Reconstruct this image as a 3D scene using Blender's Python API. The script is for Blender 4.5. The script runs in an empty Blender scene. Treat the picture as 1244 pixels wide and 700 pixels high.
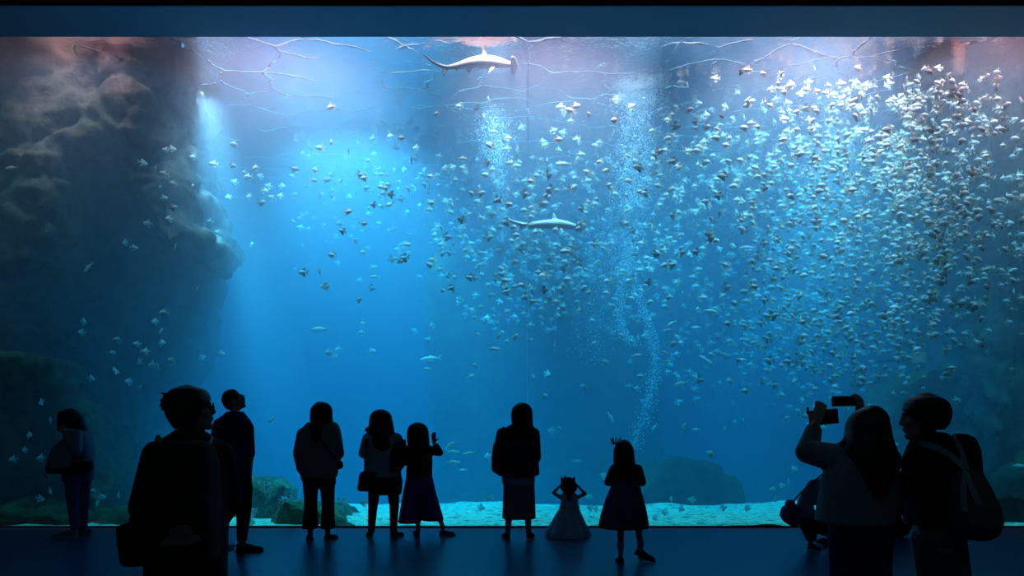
import bpy, bmesh, math, random
import numpy as np
from mathutils import Vector, Matrix, Euler, noise

sc = bpy.context.scene
C = sc.collection

# ------------------------------------------------------------------ camera, world, sun, lamps, exposure
F = 1000.0            # focal length in pixels of the 1244 x 700 frame
CX, HY = 622.0, 487.0 # principal column and horizon row
EYE = 1.62
cam_data = bpy.data.cameras.new('camera')
cam = bpy.data.objects.new('camera', cam_data)
C.objects.link(cam)
cam.location = (0, 0, EYE)
cam.rotation_euler = (math.radians(90), 0, 0)
cam_data.sensor_width = 36.0
cam_data.lens = 36.0 * F / 1244.0
cam_data.shift_y = (HY - 350.0) / 1244.0
cam_data.clip_end = 200
sc.camera = cam

world = bpy.data.worlds.new('world')
sc.world = world
world.use_nodes = True
world.node_tree.nodes['Background'].inputs[0].default_value = (0.95, 0.86, 1.0, 1)
world.node_tree.nodes['Background'].inputs[1].default_value = 1.5

def lamp(name, kind, loc, rot, energy, color, **kw):
    d = bpy.data.lights.new(name, kind)
    d.energy = energy
    d.color = color
    for k, v in kw.items():
        setattr(d, k, v)
    o = bpy.data.objects.new(name, d)
    C.objects.link(o)
    o.location = loc
    o.rotation_euler = rot
    return o

def aim(o, target):
    o.rotation_euler = (Vector(target) - o.location).to_track_quat('-Z', 'Y').to_euler()

lamp('sun', 'SUN', (0, 16, 20), (math.radians(-1), math.radians(-5), 0), 4.5, (2.0, 0.80, 0.86), angle=math.radians(3))
SPOTS = [  # lamps hung over the tank: position, target, watts, cone (deg)
    ((-5.15, 13.5, 7.5), (-4.8, 13.5, 2.0), 20000, 33),
    ((-0.3, 13.8, 7.6), (-0.25, 13.7, 1.0), 12000, 16),
    ((2.1, 13.7, 7.6), (2.0, 13.6, 1.0), 24000, 15),
    ((6.2, 15.2, 7.6), (4.9, 14.6, 2.0), 15000, 34),
    ((-3.2, 16.0, 8.8), (-2.8, 16.0, 1.0), 20000, 70),
    ((-3.5, 11.1, 9.2), (-3.0, 15.0, 0.5), 11000, 62),
    ((0.5, 11.1, 9.2), (0.6, 15.0, 0.5), 11000, 62),
    ((4.2, 11.1, 9.2), (4.4, 15.0, 0.5), 12000, 62),
    ((7.0, 11.1, 9.2), (6.4, 12.6, 3.4), 6500, 46),
    ((-6.3, 11.3, 8.6), (-6.4, 13.2, 3.0), 1900, 44),  # extra spot added to light the ledges of the tall cliff
]
for p, t, w, a in SPOTS:
    aim(lamp('tank_lamp', 'SPOT', p, (0, 0, 0), w, (2.0, 0.80, 0.86), spot_size=math.radians(a), spot_blend=0.7,
             shadow_soft_size=0.25), t)

lamp('gallery_fill_light', 'AREA', (0, -1.5, 7.9), (math.radians(25), 0, 0), 16, (0.45, 0.9, 1.0), shape='RECTANGLE', size=6.0, size_y=0.4)  # added fill behind the camera, lifts the dark figures

vs = sc.view_settings
vs.view_transform = 'Standard'
vs.look = 'None'
vs.gamma = 1
vs.use_curve_mapping = False
vs.exposure = -0.62
cy = sc.cycles
cy.max_bounces = 10
cy.diffuse_bounces = 3
cy.glossy_bounces = 3
cy.transmission_bounces = 4
cy.transparent_max_bounces = 24
cy.volume_bounces = 3
cy.use_denoising = True
cy.caustics_reflective = False
cy.caustics_refractive = False
cy.sample_clamp_indirect = 4.0

# ------------------------------------------------------------------ helpers
def W(px, py, Y):
    """point at depth Y seen at pixel (px, py)"""
    return Vector(((px - CX) * Y / F, Y, EYE + (HY - py) * Y / F))

def tag(o, label=None, cat=None, group=None, kind=None):
    if label: o['label'] = label
    if cat: o['category'] = cat
    if group: o['group'] = group
    if kind: o['kind'] = kind
    return o

def link(name, me, mat=None, parent=None, loc=None):
    o = bpy.data.objects.new(name, me)
    C.objects.link(o)
    if mat and me is not None and not me.materials:
        me.materials.append(mat)
    if parent: o.parent = parent
    if loc is not None: o.location = loc
    return o

def empty(name, loc=(0, 0, 0), rz=0):
    o = bpy.data.objects.new(name, None)
    C.objects.link(o)
    o.location = loc
    o.rotation_euler = (0, 0, rz)
    o.empty_display_size = 0.1
    return o

def mesh(name, verts, faces, smooth=False):
    me = bpy.data.meshes.new(name)
    me.from_pydata([tuple(v) for v in verts], [], [tuple(f) for f in faces])
    me.update()
    if smooth:
        me.polygons.foreach_set('use_smooth', [True] * len(me.polygons))
    return me

def boxmesh(name, lo, hi, bevel=0.0):
    bm = bmesh.new()
    bmesh.ops.create_cube(bm, size=1)
    lo, hi = Vector(lo), Vector(hi)
    for v in bm.verts:
        v.co = Vector([lo[i] + (v.co[i] + 0.5) * (hi[i] - lo[i]) for i in range(3)])
    if bevel:
        bmesh.ops.bevel(bm, geom=list(bm.edges), offset=bevel, segments=2, affect='EDGES')
    me = bpy.data.meshes.new(name)
    bm.to_mesh(me); bm.free()
    return me

class Nodes:
    def __init__(self, name):
        self.m = bpy.data.materials.new(name)
        self.m.use_nodes = True
        self.t = self.m.node_tree
        self.t.nodes.clear()
        self.out = self.t.nodes.new('ShaderNodeOutputMaterial')
    def n(self, kind, **kw):
        nd = self.t.nodes.new(kind)
        for k, v in kw.items():
            if k.startswith('i_'):
                nd.inputs[k[2:].replace('_', ' ')].default_value = v
            else:
                setattr(nd, k, v)
        return nd
    def l(self, a, b):
        self.t.links.new(a, b)

def rgba(c): return (c[0], c[1], c[2], 1)

MATS = {}
def fabric(name, c, rough=0.9, var=0.25, scale=60.0, sheen=0.0, bump=0.15, metallic=0.0):
    """plain procedural material: base colour with a little noise variation and relief"""
    if name in MATS: return MATS[name]
    N = Nodes(name)
    tc = N.n('ShaderNodeTexCoord')
    no = N.n('ShaderNodeTexNoise', i_Scale=scale, i_Detail=3.0)
    N.l(tc.outputs['Object'], no.inputs['Vector'])
    mx = N.n('ShaderNodeMix', data_type='RGBA')
    mx.inputs[6].default_value = rgba([x * (1 - var) for x in c])
    mx.inputs[7].default_value = rgba([min(1, x * (1 + var)) for x in c])
    N.l(no.outputs['Fac'], mx.inputs[0])
    b = N.n('ShaderNodeBsdfPrincipled', i_Roughness=rough, i_Metallic=metallic)
    b.inputs['Specular IOR Level'].default_value = 0.3
    N.l(mx.outputs[2], b.inputs['Base Color'])
    if bump:
        bp = N.n('ShaderNodeBump', i_Strength=bump, i_Distance=0.01)
        N.l(no.outputs['Fac'], bp.inputs['Height'])
        N.l(bp.outputs['Normal'], b.inputs['Normal'])
    N.l(b.outputs[0], N.out.inputs['Surface'])
    MATS[name] = N.m
    return N.m

# ------------------------------------------------------------------ materials of the place
def mat_water():
    N = Nodes('tank_water')
    s = N.n('ShaderNodeVolumeScatter', i_Density=0.1, i_Anisotropy=0.1)
    s.inputs['Color'].default_value = (0.62, 0.68, 0.84, 1)   # scattering per metre / 0.1
    a = N.n('ShaderNodeVolumeAbsorption', i_Density=0.8)
    a.inputs['Color'].default_value = (0.06, 0.79, 0.895, 1)  # 1 - absorption per metre / 0.8
    ad = N.n('ShaderNodeAddShader')
    N.l(s.outputs[0], ad.inputs[0]); N.l(a.outputs[0], ad.inputs[1])
    N.l(ad.outputs[0], N.out.inputs['Volume'])
    return N.m

def mat_surface():
    # rippled boundary of water and air seen from below: mirrors at shallow angles, lets light through at steep ones
    N = Nodes('water_surface')
    tc = N.n('ShaderNodeTexCoord')
    wn = N.n('ShaderNodeTexNoise', i_Scale=1.1, i_Detail=3.0)
    N.l(tc.outputs['Object'], wn.inputs['Vector'])
    wv = N.n('ShaderNodeVectorMath', operation='SCALE'); wv.inputs['Scale'].default_value = 0.7
    N.l(wn.outputs['Color'], wv.inputs[0])
    ad = N.n('ShaderNodeVectorMath', operation='ADD')
    N.l(tc.outputs['Object'], ad.inputs[0]); N.l(wv.outputs[0], ad.inputs[1])
    vo = N.n('ShaderNodeTexVoronoi', feature='DISTANCE_TO_EDGE', voronoi_dimensions='2D', i_Scale=1.15)
    N.l(ad.outputs[0], vo.inputs['Vector'])
    rg = N.n('ShaderNodeMapRange', interpolation_type='SMOOTHSTEP')
    rg.inputs['From Min'].default_value = 0.0; rg.inputs['From Max'].default_value = 0.045
    rg.inputs['To Min'].default_value = 1.0; rg.inputs['To Max'].default_value = 0.0
    N.l(vo.outputs['Distance'], rg.inputs['Value'])
    mk = N.n('ShaderNodeMapRange'); mk.inputs['From Min'].default_value = 0.42; mk.inputs['From Max'].default_value = 0.62
    N.l(wn.outputs['Fac'], mk.inputs['Value'])
    mu = N.n('ShaderNodeMath', operation='MULTIPLY'); N.l(rg.outputs[0], mu.inputs[0]); N.l(mk.outputs[0], mu.inputs[1])
    fn = N.n('ShaderNodeTexNoise', i_Scale=16.0, i_Detail=3.0); N.l(tc.outputs['Object'], fn.inputs['Vector'])
    fs = N.n('ShaderNodeMath', operation='MULTIPLY'); fs.inputs[1].default_value = 0.35; N.l(fn.outputs['Fac'], fs.inputs[0])
    sm = N.n('ShaderNodeMath', operation='ADD'); N.l(mu.outputs[0], sm.inputs[0]); N.l(fs.outputs[0], sm.inputs[1])
    bp = N.n('ShaderNodeBump', i_Strength=1.0, i_Distance=0.022)
    N.l(sm.outputs[0], bp.inputs['Height'])
    g = N.n('ShaderNodeBsdfGlossy', i_Roughness=0.06)
    g.inputs['Color'].default_value = (0.95, 0.95, 1, 1)
    N.l(bp.outputs[0], g.inputs['Normal'])
    t = N.n('ShaderNodeBsdfTransparent')
    lw = N.n('ShaderNodeLayerWeight', i_Blend=0.5)
    N.l(bp.outputs[0], lw.inputs['Normal'])
    mr = N.n('ShaderNodeMapRange', interpolation_type='SMOOTHSTEP')
    mr.inputs['From Min'].default_value = 0.42
    mr.inputs['From Max'].default_value = 0.57
    N.l(lw.outputs['Facing'], mr.inputs['Value'])
    mx = N.n('ShaderNodeMixShader')
    N.l(mr.outputs[0], mx.inputs[0]); N.l(t.outputs[0], mx.inputs[1]); N.l(g.outputs[0], mx.inputs[2])
    N.l(mx.outputs[0], N.out.inputs['Surface'])
    return N.m

def mat_acrylic():
    N = Nodes('clear_acrylic')
    t = N.n('ShaderNodeBsdfTransparent'); t.inputs[0].default_value = (0.975, 0.985, 0.99, 1)
    g = N.n('ShaderNodeBsdfGlossy', i_Roughness=0.02)
    fr = N.n('ShaderNodeFresnel', i_IOR=1.2)
    mx = N.n('ShaderNodeMixShader')
    N.l(fr.outputs[0], mx.inputs[0]); N.l(t.outputs[0], mx.inputs[1]); N.l(g.outputs[0], mx.inputs[2])
    N.l(mx.outputs[0], N.out.inputs['Surface'])
    return N.m

def mat_seam():
    # pale bonding resin between the panels, half clear
    N = Nodes('bonding_resin')
    t = N.n('ShaderNodeBsdfTranslucent'); t.inputs[0].default_value = (0.97, 0.98, 1, 1)
    tr = N.n('ShaderNodeBsdfTransparent')
    mx = N.n('ShaderNodeMixShader'); mx.inputs[0].default_value = 0.65
    N.l(t.outputs[0], mx.inputs[1]); N.l(tr.outputs[0], mx.inputs[2])
    N.l(mx.outputs[0], N.out.inputs['Surface'])
    return N.m

def mat_rock(name, dark, mid, algae, algae_amt=0.5, sc_=1.0):
    N = Nodes(name)
    tc = N.n('ShaderNodeTexCoord')
    n1 = N.n('ShaderNodeTexNoise', i_Scale=0.9 * sc_, i_Detail=8.0, i_Roughness=0.65)
    n2 = N.n('ShaderNodeTexNoise', i_Scale=5.0 * sc_, i_Detail=8.0, i_Roughness=0.7)
    n3 = N.n('ShaderNodeTexNoise', i_Scale=0.55 * sc_, i_Detail=4.0)
    for n in (n1, n2, n3): N.l(tc.outputs['Object'], n.inputs['Vector'])
    r1 = N.n('ShaderNodeValToRGB')
    r1.color_ramp.elements[0].position = 0.35; r1.color_ramp.elements[0].color = rgba(dark)
    r1.color_ramp.elements[1].position = 0.65; r1.color_ramp.elements[1].color = rgba(mid)
    N.l(n1.outputs['Fac'], r1.inputs[0])
    r2 = N.n('ShaderNodeMapRange'); r2.inputs['From Min'].default_value = 0.55 - 0.2 * algae_amt; r2.inputs['From Max'].default_value = 0.75
    N.l(n3.outputs['Fac'], r2.inputs['Value'])
    mx = N.n('ShaderNodeMix', data_type='RGBA'); mx.inputs[7].default_value = rgba(algae)
    N.l(r2.outputs[0], mx.inputs[0]); N.l(r1.outputs[0], mx.inputs[6])
    m2 = N.n('ShaderNodeMix', data_type='RGBA', blend_type='MULTIPLY'); m2.inputs[0].default_value = 0.8
    r3 = N.n('ShaderNodeValToRGB')
    r3.color_ramp.elements[0].position = 0.35; r3.color_ramp.elements[0].color = (0.18, 0.18, 0.2, 1)
    r3.color_ramp.elements[1].position = 0.6; r3.color_ramp.elements[1].color = (1, 1, 1, 1)
    N.l(n2.outputs['Fac'], r3.inputs[0]); N.l(r3.outputs[0], m2.inputs[7]); N.l(mx.outputs[2], m2.inputs[6])
    b = N.n('ShaderNodeBsdfPrincipled', i_Roughness=0.95)
    b.inputs['Specular IOR Level'].default_value = 0.1
    N.l(m2.outputs[2], b.inputs['Base Color'])
    bp = N.n('ShaderNodeBump', i_Strength=0.9, i_Distance=0.08)
    N.l(n2.outputs['Fac'], bp.inputs['Height']); N.l(bp.outputs[0], b.inputs['Normal'])
    N.l(b.outputs[0], N.out.inputs['Surface'])
    return N.m

def mat_sand():
    N = Nodes('pale_sand')
    tc = N.n('ShaderNodeTexCoord')
    n1 = N.n('ShaderNodeTexNoise', i_Scale=9.0, i_Detail=6.0, i_Roughness=0.7)
    N.l(tc.outputs['Object'], n1.inputs['Vector'])
    r = N.n('ShaderNodeValToRGB')
    r.color_ramp.elements[0].position = 0.36; r.color_ramp.elements[0].color = (0.20, 0.20, 0.12, 1)
    r.color_ramp.elements[1].position = 0.52; r.color_ramp.elements[1].color = (0.80, 0.78, 0.50, 1)
    N.l(n1.outputs['Fac'], r.inputs[0])
    b = N.n('ShaderNodeBsdfPrincipled', i_Roughness=1.0)
    N.l(r.outputs[0], b.inputs['Base Color'])
    bp = N.n('ShaderNodeBump', i_Strength=0.5, i_Distance=0.04)
    N.l(n1.outputs['Fac'], bp.inputs['Height']); N.l(bp.outputs[0], b.inputs['Normal'])
    N.l(b.outputs[0], N.out.inputs['Surface'])
    return N.m

def mat_floor():
    N = Nodes('polished_floor')
    tc = N.n('ShaderNodeTexCoord')
    n1 = N.n('ShaderNodeTexNoise', i_Scale=2.5, i_Detail=5.0)
    N.l(tc.outputs['Object'], n1.inputs['Vector'])
    mr = N.n('ShaderNodeMapRange'); mr.inputs['To Min'].default_value = 0.30; mr.inputs['To Max'].default_value = 0.36
    N.l(n1.outputs['Fac'], mr.inputs['Value'])
    b = N.n('ShaderNodeBsdfPrincipled')
    b.inputs['Base Color'].default_value = (0.04, 0.08, 0.19, 1)
    N.l(mr.outputs[0], b.inputs['Roughness'])
    N.l(b.outputs[0], N.out.inputs['Surface'])
    return N.m

M_ROCK = mat_rock('tank_rock', (0.045, 0.032, 0.035), (0.24, 0.115, 0.075), (0.14, 0.11, 0.06), 0.2)
M_ROCKG = mat_rock('mossy_rock', (0.025, 0.022, 0.016), (0.10, 0.075, 0.04), (0.15, 0.15, 0.04), 0.8)
M_ROCKS = mat_rock('speckled_rock', (0.05, 0.045, 0.03), (0.42, 0.36, 0.16), (0.34, 0.32, 0.10), 0.5, 5.0)
M_FLOOR = mat_floor()
M_SOFFIT = fabric('soffit_paint', (0.28, 0.58, 0.74), 0.6, 0.05, 3.0, bump=0.0)
M_DARK = fabric('dark_wall_paint', (0.03, 0.035, 0.045), 0.8, 0.15, 4.0)
M_WALL = fabric('gallery_wall_paint', (0.32, 0.34, 0.36), 0.8, 0.1, 3.0, bump=0.05)
M_TANK = mat_rock('tank_backdrop', (0.03, 0.05, 0.07), (0.06, 0.10, 0.13), (0.05, 0.09, 0.08))

# ------------------------------------------------------------------ gallery shell
GY = 10.53            # front face of the acrylic
ZTOP = W(0, 45, GY).z # lower edge of the bulkhead
BY = 9.71             # front face of the bulkhead
HW = 7.6              # half width of the gallery
link('floor', boxmesh('floor', (-HW - .3, -4.3, -.25), (HW + .3, GY - .002, 0)), M_FLOOR)['kind'] = 'structure'
link('ceiling', boxmesh('ceiling', (-HW - .3, -4.3, 8.0), (HW + .3, GY, 8.2)), M_WALL)['kind'] = 'structure'
link('wall_left', boxmesh('wall_left', (-HW - .3, -4, 0), (-HW, GY, 8.0)), M_WALL)['kind'] = 'structure'
link('wall_right', boxmesh('wall_right', (HW, -4, 0), (HW + .3, GY, 8.0)), M_WALL)['kind'] = 'structure'
link('wall_rear', boxmesh('wall_rear', (-HW - .3, -4.3, 0), (HW + .3, -4, 8.0)), M_WALL)['kind'] = 'structure'
bulk = link('wall_front', boxmesh('wall_front', (-HW, BY, ZTOP + .012), (HW, GY - .003, 8.0)), M_DARK)
bulk['kind'] = 'structure'
soff = link('soffit', boxmesh('soffit', (-HW, BY, ZTOP), (HW, GY - .003, ZTOP + .0115)), M_SOFFIT, bulk)
link('trim_1', boxmesh('trim_1', (-HW, GY - .03, 0.001), (HW, GY - .003, .02)), M_DARK)['kind'] = 'structure'

# window: two acrylic panels with a bonded joint
win = empty('window_1', (0, GY, 0))
win['kind'] = 'structure'
M_ACR = mat_acrylic()
M_SEAM = mat_seam()
ZG = ZTOP + 0.5
seams = [W(641.5, 0, GY).x]
edges = [-9.5, seams[0], 9.5]
for i in range(2):
    link('pane', boxmesh('pane', (edges[i] + (.001 if i else 0), 0, -.1), (edges[i + 1] - (0 if i else .001), .2, ZG)), M_ACR, win)
link('seam', boxmesh('seam', (seams[0] - .0065, .204, 0), (seams[0] + .0065, .217, ZTOP + .2), .002), M_SEAM, win)

# ------------------------------------------------------------------ tank shell, water, surface
TY0, TY1, TX, TZ0, ZW = GY + .22, 24.5, 13.0, -3.2, 6.72
tank = [('wall_tank_left', (-TX - .3, TY0 - .2, TZ0), (-TX, TY1, ZW + .12)),
        ('wall_tank_right', (TX, TY0 - .2, TZ0), (TX + .3, TY1, ZW + .12)),
        ('wall_tank_back', (-TX - .3, TY1, TZ0), (TX + .3, TY1 + .3, ZW + .12)),
        ('wall_tank_base', (-TX - .3, GY + .01, TZ0 - .3), (TX + .3, TY1 + .3, TZ0)),
        ('wall_tank_sill', (-TX, GY + .01, TZ0), (TX, TY0 - .005, -.11))]
for n, lo, hi in tank:
    link(n, boxmesh(n, lo, hi), M_TANK)['kind'] = 'structure'
for s in (-1, 1):   # piers left and right of the window close the tank front
    x0, x1 = sorted((s * 9.5, s * (TX + .3)))
    link('wall_tank_front', boxmesh('wall_tank_front', (x0, GY, TZ0), (x1, TY0 - .01, ZW + .12)), M_TANK)['kind'] = 'structure'
wat = link('water', boxmesh('water', (-TX + .002, TY0, TZ0 + .002), (TX - .002, TY1 - .002, ZW - .16)), mat_water())
tag(wat, kind='structure')

def wave(x, y):
    v = Vector((x * 0.55, y * 0.45, 3.1))
    return 0.05 * noise.noise(v) + 0.012 * noise.noise(v * 4) + 0.004 * noise.noise(v * 14)
def grid_surface(name, x0, x1, nx, y0, y1, ny, fz, flip=False):
    vs_, fs = [], []
    for j in range(ny + 1):
        y = y0 + (y1 - y0) * j / ny
        for i in range(nx + 1):
            x = x0 + (x1 - x0) * i / nx
            vs_.append((x, y, fz(x, y)))
    for j in range(ny):
        for i in range(nx):
            a = j * (nx + 1) + i
            q = (a, a + 1, a + nx + 2, a + nx + 1)
            fs.append(q[::-1] if flip else q)
    return mesh(name, vs_, fs, True)
YN = 17.5
bm = bmesh.new()
for g in (grid_surface('near', -TX + .01, TX - .01, 420, TY0, YN, 130, lambda x, y: ZW + wave(x, y)),
          grid_surface('far', -TX + .01, TX - .01, 200, YN, TY1 - .01, 60, lambda x, y: ZW + wave(x, y))):
    bm.from_mesh(g)
me = bpy.data.meshes.new('water_surface'); bm.to_mesh(me); bm.free()
me.polygons.foreach_set('use_smooth', [True] * len(me.polygons))
surf = link('water_surface', me, mat_surface())
surf['kind'] = 'structure'

def sand_z(x, y):
    d = y - (13.3 + 0.5 * noise.noise(Vector((x * .35, 0, 7))))
    base = 0.0 if d < 0 else -0.26 * d * min(1, d / 1.2)
    base -= 0.06
    return max(base + 0.10 * noise.noise(Vector((x * .8, y * .8, 0))) + 0.03 * noise.noise(Vector((x * 3, y * 3, 4))), TZ0 + .05)
sand = link('sand_bed', grid_surface('sand_bed', -TX + .01, TX - .01, 260, TY0 + .001, TY1 - .01, 140, sand_z), mat_sand())
tag(sand, kind='structure')

# ------------------------------------------------------------------ voxel union
DG = None
def remesh(bm_or_mesh, voxel, smooth=2, name='m', factor=0.5):
    if isinstance(bm_or_mesh, bmesh.types.BMesh):
        me = bpy.data.meshes.new(name)
        bm_or_mesh.to_mesh(me); bm_or_mesh.free()
    else:
        me = bm_or_mesh
    o = bpy.data.objects.new('tmp', me)
    C.objects.link(o)
    m = o.modifiers.new('r', 'REMESH'); m.mode = 'VOXEL'; m.voxel_size = voxel; m.use_smooth_shade = True
    if smooth:
        s = o.modifiers.new('s', 'SMOOTH'); s.iterations = smooth; s.factor = factor
    dg = bpy.context.evaluated_depsgraph_get()
    res = bpy.data.meshes.new_from_object(o.evaluated_get(dg))
    res.name = name
    bpy.data.objects.remove(o)
    bpy.data.meshes.remove(me)
    return res

# ------------------------------------------------------------------ rocks
def chunk(bm, poly, yf, yb, inset=0.12, seed=0, jag=0.12):
    """craggy prism: outline given in pixels at depth yf, running back to yb"""
    rnd = random.Random(seed)
    ym = yf + (yb - yf) * 0.25
    outer = [W(px, py, ym) for px, py in poly]
    c = sum(outer, Vector()) / len(outer)
    rings = []
    for y, k in ((yf, 1 - inset), (ym, 1.0), (yb, 0.9)):
        ring = []
        for p in outer:
            q = c + (p - c) * k
            ring.append(bm.verts.new((q.x + rnd.uniform(-jag, jag), y + rnd.uniform(-jag, jag), q.z + rnd.uniform(-jag, jag))))
        rings.append(ring)
    n = len(poly)
    for a, b in zip(rings, rings[1:]):
        for i in range(n):
            bm.faces.new((a[i], a[(i + 1) % n], b[(i + 1) % n], b[i]))
    bm.faces.new(rings[0][::-1]); bm.faces.new(rings[-1])

def rock(name, chunks, voxel, amp, mat, label, seed=1, freq=1.0, parent=None):
    bm = bmesh.new()
    for k, (poly, yf, yb, *inset) in enumerate(chunks):
        chunk(bm, poly, yf, yb, *(inset or (0.12,)), seed=seed * 10 + k)
    bmesh.ops.triangulate(bm, faces=bm.faces)
    bmesh.ops.recalc_face_normals(bm, faces=bm.faces)
    me = remesh(bm, voxel, 1, name)
    n = len(me.vertices)
    co = np.empty(n * 3); me.vertices.foreach_get('co', co); co = co.reshape(n, 3)
    no = np.empty(n * 3); me.vertices.foreach_get('normal', no); no = no.reshape(n, 3)
    off = Vector((seed * 3.1, seed * 1.7, 0))
    d = np.empty(n)
    for i in range(n):
        p = Vector(co[i]) * freq + off
        q = Vector((p.x + p.z * .35, p.y, p.z * 1.3 - p.x * .3))
        w = noise.voronoi(q * 0.9)[0]
        crack = min(1.0, (w[1] - w[0]) * 5)
        d[i] = 0.9 * noise.noise(p * 0.8) + 0.45 * noise.noise(q * 2.1) + 0.30 * noise.noise(q * 4.7) + 0.17 * noise.noise(q * 9.5) - 0.5 * (1 - crack)
    co += no * (d * amp)[:, None]
    base = Vector((co[:, 0].mean(), co[:, 1].mean(), co[:, 2].min()))
    co -= np.array(base)
    me.vertices.foreach_set('co', co.ravel()); me.update()
    o = link(name, me, mat, parent, loc=base - (parent.location if parent else Vector()))
    return tag(o, label, None if parent else 'rock')

cliff_a = rock('rock_cliff', [
    ([(-140, 10), (60, 12), (128, 44), (222, 84), (219, 165), (222, 196), (205, 210), (182, 192), (160, 222), (105, 232), (-140, 260)], 12.3, 15.4, 0.30),
    ([(-160, 180), (100, 190), (112, 226), (95, 300), (62, 360), (70, 430), (-160, 450)], 12.0, 14.5),
    ([(60, 0), (219, 0), (219, 70), (215, 160), (60, 200)], 14.2, 16.0),
    ([(160, 206), (214, 202), (238, 226), (240, 268), (258, 304), (230, 324), (202, 296), (176, 262)], 12.4, 14.6, 0.32),
    ([(-60, 200), (235, 215), (250, 300), (236, 372), (214, 432), (186, 490), (160, 560), (150, 690), (-100, 700)], 14.0, 16.5),
], 0.06, 0.18, M_ROCK, 'tall brown rock cliff with an overhanging ledge rising past the water surface', 1)
rock('boulder', [
    ([(-130, 425), (20, 428), (72, 440), (78, 470), (40, 500), (-130, 540)], 11.5, 13.0),
    ([(-130, 480), (60, 470), (108, 500), (124, 570), (150, 610), (150, 690), (-130, 690)], 11.9, 13.8),
    ([(90, 690), (120, 628), (180, 618), (225, 624), (246, 640), (254, 690)], 11.2, 12.6),
    ([(-130, 690), (-130, 622), (-20, 612), (60, 618), (110, 626), (140, 690)], 11.15, 12.4),
], 0.05, 0.15, M_ROCKG, 'algae-covered boulder pile at the foot of the tall overhanging cliff', 2, 1.5, cliff_a)
cliff_b = rock('rock_cliff', [
    ([(1152, 20), (1420, 0), (1420, 700), (1150, 700), (1165, 560), (1185, 430), (1200, 330), (1185, 200), (1160, 112)], 12.7, 16.5),
    ([(1128, 30), (1172, 30), (1172, 70), (1150, 100), (1136, 116), (1131, 90)], 12.3, 13.6),
], 0.065, 0.19, M_ROCK, 'dark rock cliff behind the fish school with a sunlit upper corner', 3)
rock('boulder', [
    ([(1010, 700), (1050, 520), (1085, 455), (1130, 440), (1190, 470), (1260, 480), (1300, 700)], 13.9, 16.2),
], 0.07, 0.2, M_ROCKG, 'hazy green mound of rock below the small square plate', 4, 1.0, cliff_b)
rock('boulder', [
    ([(1140, 700), (1190, 600), (1215, 572), (1290, 540), (1400, 560), (1400, 700)], 11.8, 13.6),
    ([(985, 700), (1015, 632), (1060, 618), (1120, 610), (1200, 604), (1300, 600), (1300, 700)], 11.1, 13.0),
], 0.05, 0.13, M_ROCKG, 'low green boulder on the tank bed at the foot of the dark cliff', 5, 1.4, cliff_b)
rock('boulder', [
    ([(512, 322), (545, 302), (600, 290), (680, 296), (750, 330), (800, 420), (820, 640), (540, 640), (515, 420)], 17.2, 20.5),
], 0.12, 0.25, M_ROCKG, 'large dark rock outcrop fading into blue haze behind the lower shark', 6, .8)
rock('boulder', [
    ([(272, 668), (290, 606), (312, 586), (340, 598), (352, 640), (350, 668)], 11.9, 13.2),
    ([(315, 668), (330, 612), (362, 606), (400, 620), (432, 634), (462, 645), (470, 668)], 11.15, 12.3),
], 0.03, 0.05, M_ROCKS, 'low speckled boulder on the sand beside the woman in flared black trousers', 7, 4.0)
rock('boulder', [
    ([(735, 700), (765, 585), (812, 552), (868, 566), (912, 600), (960, 700)], 14.0, 15.8),
], 0.07, 0.15, M_ROCKG, 'faint low rock mound in the haze at the foot of the bubble column', 8)

# ------------------------------------------------------------------ people
SKIN = fabric('skin', (0.42, 0.27, 0.20), 0.55, 0.06, 30, bump=0.02)
HAIR = fabric('black_hair', (0.012, 0.010, 0.010), 0.5, 0.4, 90, bump=0.4)
EYE_M = fabric('eye', (0.25, 0.22, 0.2), 0.2, 0.1, 10, bump=0.0)
BLACK = fabric('black_cloth', (0.012, 0.012, 0.014), 0.9)
CHAR = fabric('charcoal_cloth', (0.03, 0.032, 0.036), 0.9)
NAVY = fabric('navy_cloth', (0.03, 0.035, 0.09), 0.9)
BLUE = fabric('blue_cotton', (0.03, 0.05, 0.24), 0.9)
DENIM = fabric('denim', (0.06, 0.10, 0.22), 0.9, 0.3)
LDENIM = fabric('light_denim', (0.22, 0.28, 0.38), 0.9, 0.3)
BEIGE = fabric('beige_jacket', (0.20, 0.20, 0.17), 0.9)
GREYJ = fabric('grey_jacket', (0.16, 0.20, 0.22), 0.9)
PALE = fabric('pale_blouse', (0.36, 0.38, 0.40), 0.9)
GREYS = fabric('grey_pleated', (0.16, 0.17, 0.19), 0.9)
TULLE = fabric('navy_tulle', (0.05, 0.06, 0.13), 0.9)
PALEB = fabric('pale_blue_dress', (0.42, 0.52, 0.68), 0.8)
PURPLE = fabric('purple_quilt', (0.12, 0.06, 0.20), 0.6)
OLIVE = fabric('olive_canvas', (0.09, 0.10, 0.09), 0.9)
STRAP = fabric('grey_webbing', (0.24, 0.28, 0.28), 0.8)
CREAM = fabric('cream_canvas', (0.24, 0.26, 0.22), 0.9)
WHITE = fabric('white_rubber', (0.40, 0.42, 0.40), 0.7)
BLACKP = fabric('black_plastic', (0.01, 0.01, 0.012), 0.3, 0.1, 20, bump=0.0)
GLASSM = fabric('lens', (0.25, 0.30, 0.33), 0.08, 0.05, 10, bump=0.0)
SILV = fabric('silver_metal', (0.5, 0.5, 0.52), 0.3, 0.1, 30, bump=0.0, metallic=0.9)

def basis(d):
    """rotation whose Z axis is d"""
    return Vector(d).normalized().to_track_quat('Z', 'Y').to_matrix()

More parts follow.
